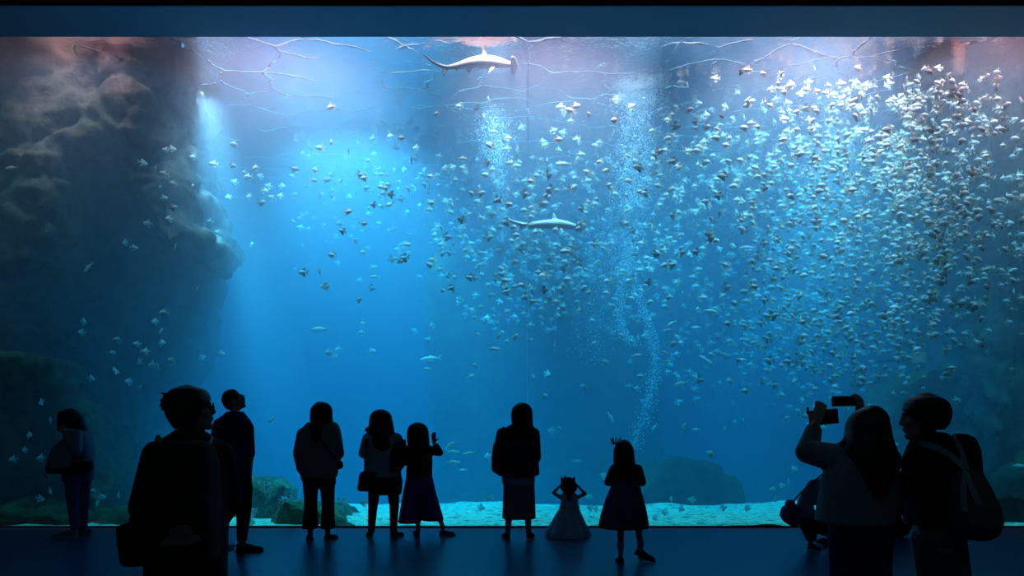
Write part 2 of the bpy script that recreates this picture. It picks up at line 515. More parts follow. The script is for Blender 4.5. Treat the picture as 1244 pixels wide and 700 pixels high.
def add_cone(bm, a, ra, b, rb, seg=14):
    a, b = Vector(a), Vector(b)
    d = b - a
    L = d.length
    if L < 1e-6: return
    R = basis(d)
    rings = []
    st = []
    for k in range(4):
        t = math.pi / 2 * k / 4
        st.append((-ra * math.cos(t), ra * math.sin(t)))
    st += [(0, ra), (L, rb)]
    for k in range(3, -1, -1):
        t = math.pi / 2 * k / 4
        st.append((L + rb * math.cos(t), rb * math.sin(t)))
    st[0] = (-ra, ra * .05); st[-1] = (L + rb, rb * .05)
    for z, r in st:
        rings.append([bm.verts.new(a + R @ Vector((r * math.cos(2 * math.pi * i / seg), r * math.sin(2 * math.pi * i / seg), z))) for i in range(seg)])
    for p, q in zip(rings, rings[1:]):
        for i in range(seg):
            bm.faces.new((p[i], p[(i + 1) % seg], q[(i + 1) % seg], q[i]))
    bm.faces.new(rings[0][::-1]); bm.faces.new(rings[-1])

def add_ell(bm, c, r, R=None, seg=16, rg=10):
    M = Matrix.Translation(Vector(c)) @ (R.to_4x4() if R else Matrix()) @ Matrix.Diagonal((r[0], r[1], r[2], 1))
    bmesh.ops.create_uvsphere(bm, u_segments=seg, v_segments=rg, radius=1, matrix=M)

def add_loft(bm, rings):
    """rings: lists of equal length of points, closed"""
    R = [[bm.verts.new(p) for p in ring] for ring in rings]
    n = len(R[0])
    for p, q in zip(R, R[1:]):
        for i in range(n):
            bm.faces.new((p[i], p[(i + 1) % n], q[(i + 1) % n], q[i]))
    bm.faces.new(R[0][::-1]); bm.faces.new(R[-1])

def oval(c, rx, ry, n=28, e=2.4, fold=0, amp=0.0, ph=0.0):
    out = []
    for i in range(n):
        a = 2 * math.pi * i / n
        ca, sa = math.cos(a), math.sin(a)
        k = 1 + (amp * math.cos(fold * a + ph) if fold else 0)
        out.append(Vector((c[0] + rx * k * math.copysign(abs(ca) ** (2 / e), ca), c[1] + ry * k * math.copysign(abs(sa) ** (2 / e), sa), c[2])))
    return out

def strip(name, pts, width, thick, mat, parent, up=Vector((0, 1, 0))):
    """flat band swept along points; 'up' is roughly its thickness direction"""
    bm = bmesh.new()
    rings = []
    for i, p in enumerate(pts):
        t = (pts[min(i + 1, len(pts) - 1)] - pts[max(i - 1, 0)]).normalized()
        u = (up - t * up.dot(t)).normalized()
        w = t.cross(u)
        rings.append([p + w * (width / 2) + u * (thick / 2), p - w * (width / 2) + u * (thick / 2),
                      p - w * (width / 2) - u * (thick / 2), p + w * (width / 2) - u * (thick / 2)])
    add_loft(bm, rings)
    bmesh.ops.recalc_face_normals(bm, faces=bm.faces)
    me = bpy.data.meshes.new(name); bm.to_mesh(me); bm.free()
    return link(name, me, mat, parent)

def spline(pts, n=6):
    out = []
    for i in range(len(pts) - 1):
        p0, p1, p2, p3 = pts[max(i - 1, 0)], pts[i], pts[i + 1], pts[min(i + 2, len(pts) - 1)]
        for k in range(n):
            t = k / n
            out.append(0.5 * ((2 * p1) + (p2 - p0) * t + (2 * p0 - 5 * p1 + 4 * p2 - p3) * t * t + (3 * p1 - p0 - 3 * p2 + p3) * t ** 3))
    out.append(pts[-1].copy())
    return out

def head_rot(yaw, pitch=0, roll=0):
    return Matrix.Rotation(math.radians(yaw), 3, 'Z') @ Matrix.Rotation(math.radians(pitch), 3, 'X') @ Matrix.Rotation(math.radians(roll), 3, 'Y')

class Fig:
    def __init__(self, px0, feet=None, Y=None, label='', cat='person', name='person', group=None, voxel=0.010):
        self.Y = Y if Y else F * EYE / (feet - HY)
        self.s = F / self.Y
        self.px0 = px0
        self.vox = voxel
        self.o = empty(name, ((px0 - CX) / self.s, self.Y, 0))
        tag(self.o, label, cat, group)
        self.bms = {}
    def P(self, px, py, dy=0.0):
        """local point that stands dy behind the figure's plane in the direction of pixel (px, py)"""
        q = W(px, py, self.Y + dy)
        return Vector((q.x - self.o.location.x, dy, q.z))
    def bm(self, part):
        if part not in self.bms: self.bms[part] = bmesh.new()
        return self.bms[part]
    def cone(self, part, a, ra, b, rb): add_cone(self.bm(part), a, ra, b, rb)
    def limb(self, part, pts, rads):
        for i in range(len(pts) - 1): add_cone(self.bm(part), pts[i], rads[i], pts[i + 1], rads[i + 1])
    def ell(self, part, c, r, R=None): add_ell(self.bm(part), c, r, R)
    def rows(self, part, rows, e=2.4, fold=0, amp=0.0, n=28, dome=True):
        """rows: (py, px left, px right, half depth in m, depth offset in m), each an oval slice"""
        rings = []
        if dome and part == 'hair' and rows[1][0] - rows[0][0] < 6 and len(rows) > 3:   # round the crown of the head
            rows = [tuple(r) + (0.0,) * (5 - len(r)) for r in rows]
            y0, D = rows[0][0], 0.118 * self.s
            A = np.array(rows)
            at = lambda y: [float(np.interp(y, A[:, 0], A[:, i])) for i in range(1, 5)]
            l_, r_, d_, o_ = at(y0 + D)
            new = []
            for u in (.02, .10, .25, .45, .70, .9):
                w = math.sqrt(1 - (1 - u) ** 2)
                c_ = sum(at(y0 + D * max(u, .3))[:2]) / 2
                h_ = (r_ - l_) / 2 * w
                new.append((y0 + D * u, c_ - h_, c_ + h_, d_ * w, o_))
            rows = new + [(y,) + tuple(at(y)) for y in np.linspace(y0 + D, rows[-1][0], 7)]
            e = 2.1
        for k, r in enumerate(rows):
            py, a, b, ry = r[:4]
            dy = r[4] if len(r) > 4 else 0.0
            c = self.P((a + b) / 2, py, dy)
            rings.append(oval(c, (b - a) / 2 * (self.Y + dy) / F, ry, n, e, fold, amp * k / max(1, len(rows) - 1)))
        add_loft(self.bm(part), rings)
    def make(self, part, mat, voxel=None, smooth=2, name=None, parent=None, label=None):
        bm = self.bms.pop(part)
        bmesh.ops.recalc_face_normals(bm, faces=bm.faces)
        me = remesh(bm, voxel or self.vox, smooth, name or part)
        o = link(name or part, me, mat, parent or self.o)
        if label: o['label'] = label
        return o
    # --- body pieces
    def head(self, c, yaw=0, pitch=0, k=1.0, roll=0):
        R = head_rot(yaw, pitch, roll)
        g = lambda x, y, z: c + R @ (Vector((x, y, z)) * k)
        E = lambda x, y, z, a, b, d: self.ell('body', g(x, y, z), (a * k, b * k, d * k), R)
        E(0, -.012, .03, .074, .094, .088)
        E(0, .02, -.045, .056, .066, .066)
        E(0, .066, -.088, .026, .024, .022)
        E(0, .074, .034, .052, .022, .014)
        self.cone('body', g(0, .085, .022), .010 * k, g(0, .102, -.018), .013 * k)
        E(0, .046, -.018, .05, .046, .05)
        E(0, .086, -.052, .026, .014, .012)
        self.ell('hair', g(0, -.022, .042), (.086 * k, .100 * k, .094 * k), R)
        for s in (-1, 1):
            E(s * .046, .056, -.012, .024, .03, .022)
            E(s * .077, -.008, -.006, .012, .022, .032)
        for s in (-1, 1):
            bm = bmesh.new()
            add_ell(bm, g(s * .032, .084, .012), (.012 * k,) * 3, None, 10, 8)
            me = bpy.data.meshes.new('eye'); bm.to_mesh(me); bm.free()
            link('eye', me, EYE_M, self.o)
        return R, g
    def hand(self, wr, d, n, side=1, curl=25, k=1.0, spread=6):
        """palm and five fingers; d = direction of the fingers, n = direction the palm faces, side = where the thumb lies (+1 = d x n)"""
        d = Vector(d).normalized(); n = Vector(n); n = (n - d * n.dot(d)).normalized()
        t = d.cross(n) * side
        k *= 1.0
        for j, o in enumerate((-.028, -.009, .010, .028)):
            self.cone('body', wr + d * .01 * k + t * o * .6 * k, .013 * k, wr + d * .085 * k + t * o * k, .0115 * k)
        for o, L in ((-.030, .062), (-.010, .076), (.010, .082), (.029, .074)):
            p = wr + d * .088 * k + t * o * k
            a = math.radians(4); q = p
            dd = (d + t * o * math.radians(spread) * 6).normalized()
            for f, r0, r1 in ((.42, .0095, .009), (.32, .009, .0085), (.26, .0085, .0075)):
                a += math.radians(curl)
                v = dd * math.cos(a) + n * math.sin(a)
                e = q + v * L * f * k
                self.cone('body', q, r0 * k, e, r1 * k); q = e
        p = wr + d * .025 * k + t * .030 * k
        q = p + (d * .6 + t * .75 + n * .25).normalized() * .042 * k
        e = q + (d * .85 + t * .2 + n * .45).normalized() * .034 * k
        self.cone('body', p, .013 * k, q, .011 * k); self.cone('body', q, .0105 * k, e, .009 * k)
    def arm(self, sh, el, wr, k=1.0, **hand):
        self.limb('body', [sh, el, wr], [.046 * k, .037 * k, .026 * k])
        hd = hand.pop('d', None) or (wr - el)
        hn = hand.pop('n', Vector((0, 1, 0)))
        self.hand(wr, hd, hn, k=k, **hand)
    def leg(self, hip, kn, an, toe, k=1.0):
        self.limb('body', [hip, kn, an], [.078 * k, .052 * k, .036 * k])
        self.limb('body', [an, Vector((an.x, an.y, .04 * k)), toe], [.036 * k, .034 * k, .028 * k])
    def torso(self, pel, chest, shl, shr, neck, headc, k=1.0):
        self.limb('body', [pel, (pel + chest) / 2, chest], [.125 * k, .105 * k, .12 * k])
        self.limb('body', [shl, chest, shr], [.05 * k, .10 * k, .05 * k])
        self.limb('body', [chest, neck, headc], [.09 * k, .052 * k, .05 * k])
    def shoe(self, heel, toe, mat, k=1.0, w=.043, h=.075, sole=True):
        """heel and toe are points on the sole line"""
        d = (toe - heel); L = d.length; d.normalize()
        up = Vector((0, 0, 1)); up = (up - d * up.dot(d)).normalized()
        t = d.cross(up)
        rings = []
        for u, ww, hh in ((0, .55, .75), (.06, .8, 1.0), (.25, .82, 1.05), (.45, .85, .85), (.65, 1.05, .62), (.85, .95, .50), (.96, .6, .40), (1.0, .3, .25)):
            c = heel + d * L * u
            ring = []
            for i in range(14):
                a = math.pi * i / 13
                ring.append(c + t * math.cos(a) * ww * w * k + up * (.012 + max(0.0, math.sin(a)) ** .7 * hh * h * k))
            rings.append(ring)
        bm = bmesh.new(); add_loft(bm, rings); bmesh.ops.recalc_face_normals(bm, faces=bm.faces)
        me = bpy.data.meshes.new('shoe'); bm.to_mesh(me); bm.free()
        me.polygons.foreach_set('use_smooth', [True] * len(me.polygons))
        o = link('shoe', me, mat, self.o)
        rings = []
        for u, ww in ((-.02, .5), (.05, .84), (.25, .86), (.45, .9), (.65, 1.1), (.85, 1.0), (.97, .66), (1.02, .3)):
            c = heel + d * L * u
            rings.append([c + t * ww * w * k, c - t * ww * w * k, c - t * ww * w * k + up * .022, c + t * ww * w * k + up * .022])
        bm = bmesh.new(); add_loft(bm, rings); bmesh.ops.recalc_face_normals(bm, faces=bm.faces)
        me = bpy.data.meshes.new('sole'); bm.to_mesh(me); bm.free()
        link('sole', me, WHITE if sole else BLACKP, o)
        return o
    def glasses(self, g, R, k=1.0):
        bm = bmesh.new()
        for s in (-1, 1):
            for i in range(16):
                a, b = 2 * math.pi * i / 16, 2 * math.pi * (i + 1) / 16
                add_cone(bm, g(s * .036 + .027 * math.cos(a), .104, .010 + .021 * math.sin(a)), .0028, g(s * .036 + .027 * math.cos(b), .104, .010 + .021 * math.sin(b)), .0028, 6)
            add_cone(bm, g(s * .063, .102, .014), .0028, g(s * .082, -.005, .012), .0028, 6)
        add_cone(bm, g(-.010, .106, .012), .0025, g(.010, .106, .012), .0025, 6)
        me = bpy.data.meshes.new('glasses'); bm.to_mesh(me); bm.free()
        o = link('glasses', me, BLACKP, self.o)
        for s in (-1, 1):
            bm = bmesh.new(); add_ell(bm, g(s * .036, .104, .010), (.025 * k, .0012, .019 * k), R, 12, 8)
            me = bpy.data.meshes.new('lens'); bm.to_mesh(me); bm.free()
            link('lens', me, M_ACR, o)
    def bag(self, name, label, cat, rows, mat, straps=(), pocket=None, e=4.0, group=None, sw=.03, smat=None, voxel=.012):
        """a bag of its own standing in this figure's frame"""
        b = Fig(self.px0, Y=self.Y, label=label, cat=cat, name=name)
        b.rows('bag_body', rows, e)
        b.make('bag_body', mat, voxel)
        if pocket:
            b.rows('front_pocket', pocket, e); b.make('front_pocket', mat, voxel)
        for st in straps:
            strip('strap', spline([b.P(*p) for p in st]), sw, .008, smat or mat, b.o)
        return b
V = Vector

# ---- person with a hand raised to the face, jeans, tote on the arm (faces towards the cliff)
f = Fig(92, feet=652, label='person in a light denim jacket and jeans raising one hand to the face')
P = f.P
hc = P(85, 510, -.02)
f.torso(P(95, 566), P(93, 532), P(90, 526, -.14), P(96, 526, .14), P(88, 522, 0), hc, .9)
f.head(hc, 88, 0, .92)
f.arm(P(90, 528, -.15), P(92, 548, -.22), P(80, 529, -.20), .85, n=V((0, 1, 0)), side=-1, curl=5)
f.arm(P(92, 528, .13), P(66, 550, .10), P(59, 570, .06), .85, n=V((1, 0, 0)), side=1, curl=30)
f.leg(P(88, 568, -.075), P(88, 606, -.085), P(91, 641, -.085), V((-.18, -.09, .03)), .9)
f.leg(P(101, 568, .075), P(101, 606, .085), P(100.5, 641, .085), V((-.05, .09, .03)), .9)
f.make('body', SKIN, .009, 2)
f.rows('hair', [(496, 80, 90, .04), (499, 74, 97, .09), (506, 75, 101, .105), (514, 79, 103, .11), (520, 84, 107, .11), (525, 90, 106, .09)])
f.rows('hair', [(500, 73, 80, .08), (510, 71.5, 78, .085), (524, 72, 77, .06)])
f.make('hair', HAIR)
f.rows('jacket', [(519, 88, 98, .08), (523, 82, 106, .17), (534, 79, 110, .18), (548, 79, 113, .17), (560, 80, 114.5, .15), (564, 80, 114, .14)])
f.limb('jacket', [P(92, 529, -.15), P(93, 548, -.215), P(85, 537, -.205)], [.068, .062, .05])
f.limb('jacket', [P(92, 528, .12), P(67, 549, .10), P(61, 565, .065)], [.068, .058, .05])
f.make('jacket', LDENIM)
f.rows('trousers', [(558, 80, 113, .13), (570, 76.5, 113, .14), (584, 77, 112, .145)])
f.limb('trousers', [P(87, 574, -.075), P(88, 606, -.085), P(91, 640, -.085)], [.095, .072, .052])
f.cone('trousers', P(87, 574, -.075), .10, P(101, 574, .075), .10)
f.limb('trousers', [P(101, 574, .075), P(101, 606, .085), P(100.5, 640, .085)], [.10, .076, .054])
f.make('trousers', DENIM)
f.shoe(V((.06, -.09, 0)), V((-.23, -.09, 0)), GREYJ, .95)
f.shoe(V((.14, .09, 0)), V((-.13, .10, 0)), GREYJ, .95)
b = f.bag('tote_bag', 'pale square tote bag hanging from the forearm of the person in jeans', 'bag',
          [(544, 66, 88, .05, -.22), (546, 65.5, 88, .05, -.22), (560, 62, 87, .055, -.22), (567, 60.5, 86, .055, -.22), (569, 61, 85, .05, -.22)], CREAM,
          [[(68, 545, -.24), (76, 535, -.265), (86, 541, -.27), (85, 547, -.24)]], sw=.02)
b = f.bag('coat', 'black coat folded over the forearm above the jeans', 'coat',
          [(560, 64, 112, .10, -.12), (566, 56, 113, .13, -.12), (572, 56, 112, .13, -.12), (575, 58, 90, .10, -.12)], BLACK, e=2.2)

# ---- person close to the camera with a black backpack, profile towards the tank centre
f = Fig(228, Y=4.35, label='short-haired person in glasses and black clothes carrying a black backpack', voxel=.009)
P = f.P
hc = P(234, 499, .03)
f.torso(P(226, 690, .03), P(226, 570, .03), P(188, 553, .03), P(268, 553, .03), P(230, 527, .02), hc)
R, g = f.head(hc, -72, 6, 1.03)
f.arm(P(186, 556, .03), P(172, 618, .10), P(184, 668, .25), 1.0, n=V((1, 0, 0)), side=-1, curl=30)
f.arm(P(268, 556, .03), P(280, 612, .12), P(262, 640, .30), 1.0, n=V((-1, 0, 0)), side=1, curl=30)
f.leg(P(208, 690, .03), P(208, 770, .05), P(207, 838, .03), V((-.10, .22, .035)))
f.leg(P(248, 690, .03), P(249, 770, .05), P(250, 838, .03), V((.11, .22, .035)))
f.make('body', SKIN, .009, 2)
f.glasses(g, R, 1.03)
f.rows('hair', [(469.8, 223, 234, .03, .02), (471, 214, 243, .065, .02), (474, 208, 249, .09, .02), (479, 203.5, 253, .11, .02), (486, 201, 254.5, .118, .015), (495, 201, 250, .115, .0), (505, 204, 243, .11, -.015), (514, 209, 238, .095, -.02), (521, 213, 236, .07, -.03)], 2.2, dome=False)
f.ell('hair', P(241, 483, .03), (.052, .088, .048))
rnd = random.Random(4)
for k in range(12):
    a = P(204 + rnd.uniform(-2, 3), 486 + rnd.uniform(-8, 14), rnd.uniform(-.05, .05))
    f.cone('hair', a, .010, a + V((-rnd.uniform(.022, .042), 0, rnd.uniform(-.005, .025))), .005)
f.make('hair', HAIR, .006, 1)
f.rows('jacket', [(524, 212, 248, .08, .02), (530, 203, 256, .10, .02), (537, 190, 266, .125, .03), (548, 180, 277, .135, .03), (570, 177, 281, .14, .03), (620, 178, 276, .145, .03), (690, 178, 274, .15, .03), (708, 178, 274, .15, .03)], 2.6)
f.limb('jacket', [P(190, 553, .03), P(172, 616, .10), P(182, 660, .23)], [.078, .070, .052])
f.limb('jacket', [P(267, 553, .03), P(280, 610, .12), P(264, 637, .28)], [.078, .062, .052])
f.make('jacket', BLACK)
f.rows('collar', [(522, 213, 247, .072, .02), (526, 211, 249, .082, .02), (531, 210, 250, .085, .02)])
f.make('collar', NAVY)
f.limb('trousers', [P(208, 694, .03), P(208, 770, .05), P(207, 836, .03)], [.115, .085, .065])
f.cone('trousers', P(208, 694, .03), .10, P(246, 694, .03), .10)
f.limb('trousers', [P(246, 694, .03), P(249, 770, .05), P(250, 836, .03)], [.115, .085, .065])
f.make('trousers', CHAR)
f.shoe(V((-.09, -.05, 0)), V((-.11, .24, 0)), BLACK); f.shoe(V((.10, -.05, 0)), V((.13, .24, 0)), BLACK)
f.bag('backpack', 'large black backpack on the back of the person in glasses', 'backpack',
      [(536, 196, 250, .05, -.19), (541, 186, 256, .09, -.20), (560, 178, 262, .12, -.21), (600, 168, 264, .14, -.22), (640, 164, 264, .15, -.22), (676, 168, 262, .14, -.22), (684, 174, 256, .10, -.22)], BLACK,
      [[(193, 560, .18), (191, 540, .16), (192, 532, .04), (194, 536, -.08), (196, 548, -.15)],
       [(262, 560, .18), (262, 542, .16), (258, 534, .04), (254, 538, -.08), (250, 548, -.15)]],
      [(600, 180, 252, .05, -.37), (606, 176, 256, .06, -.37), (636, 176, 256, .06, -.37), (642, 180, 252, .05, -.37)], smat=STRAP, sw=.032)
f.bag('shoulder_bag', 'boxy black shoulder bag at the hip of the backpacker in glasses', 'bag',
      [(636, 150, 178, .08, .02), (639, 146, 182, .09, .02), (660, 148, 182, .09, .02), (682, 151, 182, .09, .02), (686, 154, 180, .08, .02)], BLACK,
      [[(160, 638, .02), (180, 575, -.125), (210, 529, -.095), (230, 526, -.09)]])
h = Fig(220, Y=4.35, label='soft brimmed hat tied to the back of the black backpack', cat='hat', name='sun_hat')
h.rows('crown', [(639, 214, 226, .03, -.49), (642, 209, 230, .06, -.49), (650, 207, 232, .075, -.49), (655, 206, 233, .08, -.49)])
h.make('crown', OLIVE, .008)
h.rows('brim', [(652, 205, 234, .09, -.49), (655, 201, 239, .115, -.49), (658, 199, 241, .125, -.49), (660, 201, 240, .12, -.49)])
h.make('brim', OLIVE, .007)

# ---- tall person looking up to the side
f = Fig(284, feet=671, label='person with short hair and glasses in a navy shirt looking upward')
P = f.P
hc = P(285, 487, .02)
f.torso(P(283, 580), P(283, 525), P(265, 518), P(301, 518), P(285, 503, 0), hc)
R, g = f.head(hc, -78, 22, 1.0)
f.arm(P(264, 519), P(261, 555, .02), P(264, 585, .06), 1.0, n=V((1, 0, 0)), side=-1)
f.arm(P(302, 519), P(304, 555, -.02), P(302, 586, .04), 1.0, n=V((-1, 0, 0)), side=1)
f.leg(P(273, 585), P(271, 622, .03), P(270, 658, .05), V((-.08, .22, .03)))
f.leg(P(294, 585), P(296, 622, 0), P(294, 660, 0), V((.24, .02, .03)))
f.make('body', SKIN, .009)
f.glasses(g, R)
f.rows('hair', [(472.5, 279, 293, .04, .02), (475, 273, 294, .075, .02), (480, 269.5, 291, .085, .02), (487, 269, 287, .085, .01), (493, 272, 285, .075, 0), (498, 276, 284, .05, 0)])
f.make('hair', HAIR, .008, 1)
f.rows('shirt', [(500, 276, 295, .07), (505, 271, 299, .10), (511, 261, 304, .12), (520, 258.5, 306, .13), (550, 259, 304, .125), (580, 260, 305, .13), (600, 262, 305, .13)], 2.6)
f.limb('shirt', [P(265, 519), P(261.5, 548, .015)], [.068, .06])
f.limb('shirt', [P(301, 519), P(304, 552, -.01)], [.064, .052])
f.make('shirt', NAVY)
f.limb('trousers', [P(273, 592), P(271, 622, .03), P(270, 655, .05)], [.10, .078, .06])
f.cone('trousers', P(273, 592), .10, P(295, 592), .10)
f.limb('trousers', [P(295, 592), P(296, 622, 0), P(294, 655, 0)], [.105, .080, .055])
f.make('trousers', BLACK)
f.shoe(V((.03, -.01, 0)), V((.30, .04, 0)), BLACK, sole=False, h=.09)
f.shoe(V((-.12, -.02, 0)), V((-.16, .24, 0)), BLACK, sole=False)

# ---- woman in beige jacket and flared trousers
f = Fig(387, feet=657, label='long-haired person in a loose beige jacket and flared black trousers')
P = f.P
hc = P(391, 501, .02)
f.torso(P(387, 580), P(387, 532), P(368, 525), P(407, 525), P(389, 515), hc, .92)
f.head(hc, -35, 0, .95)
f.arm(P(367, 527), P(362, 552, .02), P(366, 575, .14), .9, n=V((1, 0, 0)), side=-1)
f.arm(P(408, 527), P(413, 551, 0), P(404, 566, .20), .9, n=V((-1, 0, 0)), side=1)
f.leg(P(378, 582), P(377, 612), P(377, 645), V((-.12, .16, .03)), .92)
f.leg(P(397, 582), P(398, 612), P(398, 645), V((.14, .16, .03)), .92)
f.make('body', SKIN, .009)
f.rows('hair', [(488, 386, 397, .04, .0), (490, 380, 402, .08, .0), (496, 377, 404, .10, -.01), (505, 376.5, 404, .105, -.01), (514, 377, 405, .10, -.02), (521, 378, 408, .09, -.02), (526, 380, 404, .06, -.05)])
f.rows('hair', [(515, 378, 393, .05, -.09), (525, 377, 392, .05, -.12), (534, 379, 390, .03, -.13), (538, 381, 387, .02, -.13)])
f.make('hair', HAIR)
f.rows('jacket', [(513, 374, 408, .10), (518, 369, 412, .13), (525, 363, 414, .15), (545, 361, 413, .15), (565, 362.5, 412, .15), (577, 365, 410, .15), (580, 367, 409, .145)], 2.6)
f.limb('jacket', [P(368, 527), P(362.5, 551, .02), P(366, 570, .12)], [.072, .064, .055])
f.limb('jacket', [P(407, 527), P(412, 551, 0), P(405, 563, .17)], [.072, .060, .05])
f.make('jacket', BEIGE)
f.rows('trousers', [(570, 368, 407, .115), (580, 367.5, 408, .12), (588, 368, 408, .115)])
f.cone('trousers', P(377.5, 584), .095, P(397.5, 584), .095)
f.limb('trousers', [P(377.5, 586), P(377.5, 612), P(377, 635)], [.092, .076, .084])
f.rows('trousers', [(625, 369, 386, .085), (634, 368, 386.5, .095), (642, 367.5, 386.5, .10)])
f.limb('trousers', [P(397.5, 586), P(398.5, 612), P(398.5, 635)], [.092, .074, .078])
f.rows('trousers', [(625, 390.5, 406, .085), (634, 390, 407, .095), (642, 389.5, 407, .10)])
f.make('trousers', BLACK)
f.shoe(V((-.09, -.08, 0)), V((-.14, .17, 0)), BLACK, .95); f.shoe(V((.10, -.08, 0)), V((.18, .16, 0)), BLACK, .95)
f.bag('shoulder_bag', 'small black crossbody bag at the side of the beige jacket', 'bag',
      [(560, 408, 414, .05, -.02), (562, 406.5, 416.5, .06, -.02), (568, 407, 416.5, .06, -.02), (570, 408, 415, .05, -.02)], BLACK,
      [[(410, 561, -.06), (400, 548, -.165), (384, 527, -.17), (376, 517, -.13), (373, 514, -.02)]], sw=.02)

# ---- woman in pale blouse, shorts over leggings
f = Fig(465, feet=653, label='long-haired person in a pale blouse with black leggings', voxel=.010)
P = f.P
hc = P(463, 510, .02)
f.torso(P(466, 580), P(464, 540), P(446, 533), P(482, 533), P(463, 524), hc, .9)
f.head(hc, 0, 0, .93)
f.arm(P(446, 534), P(441, 553, .03), P(446, 560, .22), .88, n=V((0, 0, 1)), side=-1)
f.arm(P(483, 534), P(487, 555, 0), P(486, 556, .22), .88, n=V((0, 0, 1)), side=1)
f.leg(P(455, 585), P(453, 615), P(451, 645), V((-.16, .14, .03)), .9)
f.leg(P(477, 585), P(479, 615), P(478, 645), V((.18, .12, .03)), .9)
f.make('body', SKIN, .009)
f.rows('hair', [(497, 459, 467, .04), (499, 453, 472, .08, .0), (506, 449, 476, .10, -.01), (516, 448, 478, .105, -.02), (528, 447, 480, .10, -.04), (540, 449, 479, .08, -.07), (547, 453, 477, .05, -.09), (550, 457, 473, .03, -.10)])
for k in range(5):
    a = P(449, 519 + k * 2, -.02); f.cone('hair', a, .012, a + V((-.05 - .01 * k % .03, 0, -.01)), .004)
f.make('hair', HAIR, .009, 1)
f.rows('blouse', [(522, 456, 470, .08), (526, 447, 481, .12), (532, 442, 487, .135), (550, 444, 487, .135), (570, 444, 487, .14), (578, 443.5, 487.5, .145), (580, 445, 486, .14)])
f.limb('blouse', [P(447, 533), P(441, 551, .03)], [.068, .056])
f.limb('blouse', [P(482, 533), P(487, 553, 0)], [.068, .056])
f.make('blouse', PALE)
f.rows('shorts', [(574, 447, 487, .125), (584, 446, 489, .13), (596, 446.5, 488.5, .125), (601, 450, 487, .11)])
f.make('shorts', BLACK)
f.limb('leggings', [P(455, 590), P(453, 615), P(451, 645)], [.080, .058, .042])
f.cone('leggings', P(455, 590), .10, P(477, 590), .10)
f.limb('leggings', [P(477, 590), P(479, 615), P(478, 645)], [.080, .058, .042])
f.make('leggings', BLACK)
f.shoe(V((-.14, -.08, 0)), V((-.19, .16, 0)), CHAR, .9); f.shoe(V((.11, -.07, 0)), V((.22, .13, 0)), CHAR, .9)
f.bag('shoulder_bag', 'flat black handbag beside the leggings below the pale blouse', 'bag',
      [(573, 440, 452, .04, -.16), (575, 437, 457, .05, -.16), (594, 434, 459, .055, -.16), (597, 436, 457, .05, -.16)], BLACK,
      [[(443, 575, -.16), (444, 556, -.16), (446, 534, -.10), (448, 527, .0)]], sw=.02)
f.bag('coat', 'black coat carried on the arm between the pale blouse and the blue culottes', 'coat',
      [(534, 486, 493, .04, -.06), (540, 478, 493.5, .07, -.08), (552, 474, 493, .09, -.10), (566, 472.5, 492, .08, -.10), (574, 474, 486, .05, -.10)], BLACK, e=2.6)

# ---- child in wide blue culottes lifting hands
f = Fig(512, feet=651, label='child with long dark hair in wide blue culottes raising a hand')
P = f.P
hc = P(508, 526, .02)
f.torso(P(510, 580), P(509, 550), P(495, 546), P(522, 546), P(508, 538), hc, .78)
f.head(hc, -8, 5, .92)
f.arm(P(495, 548), P(492, 562, .08), P(497, 552, .22), .78, d=V((.1, .2, 1)), n=V((0, 1, 0)), side=-1)
f.arm(P(521, 548), P(534, 550, .0), P(527, 538, .02), .78, d=V((-.02, .1, 1)), n=V((0, 1, 0)), side=-1, curl=10, spread=16)
f.leg(P(503, 583), P(504, 612), P(508, 641), V((-.10, .10, .03)), .75)
f.leg(P(517, 583), P(526, 612), P(538, 640), V((.30, .04, .03)), .75)
f.make('body', SKIN, .008)
f.rows('hair', [(513, 503, 513, .04), (515, 498, 517, .08), (522, 494.5, 520.5, .10, -.005), (532, 494, 521.5, .10, -.02), (542, 495, 522, .09, -.05), (549, 497, 521, .06, -.07), (552, 501, 518, .03, -.08)])
f.make('hair', HAIR, .009, 1)
f.rows('shirt', [(538, 501, 516, .07), (542, 494.5, 523, .10), (550, 493.5, 525, .11), (565, 494, 525.5, .11), (580, 493, 525, .115)])
f.limb('shirt', [P(521, 547), P(534, 550, 0), P(530, 542, .02)], [.058, .046, .036])
f.limb('shirt', [P(495, 547), P(492.5, 561, .08)], [.056, .05])
f.make('shirt', CHAR)
f.rows('culottes', [(574, 494, 524, .10), (582, 493, 526, .11), (592, 491, 528, .115), (602, 489, 530, .12)], fold=9, amp=.03)
f.rows('culottes', [(592, 491, 511, .11), (612, 487.5, 511.5, .125), (635, 484, 511, .14)], fold=8, amp=.07)
f.rows('culottes', [(592, 508, 528, .11), (612, 511.5, 533.5, .125), (632, 513, 538.5, .14)], fold=8, amp=.07)
f.make('culottes', BLUE)
f.shoe(V((-.05, -.08, 0)), V((-.07, .13, 0)), CHAR, .85); f.shoe(V((.22, -.02, 0)), V((.40, .03, 0)), GREYJ, .85)

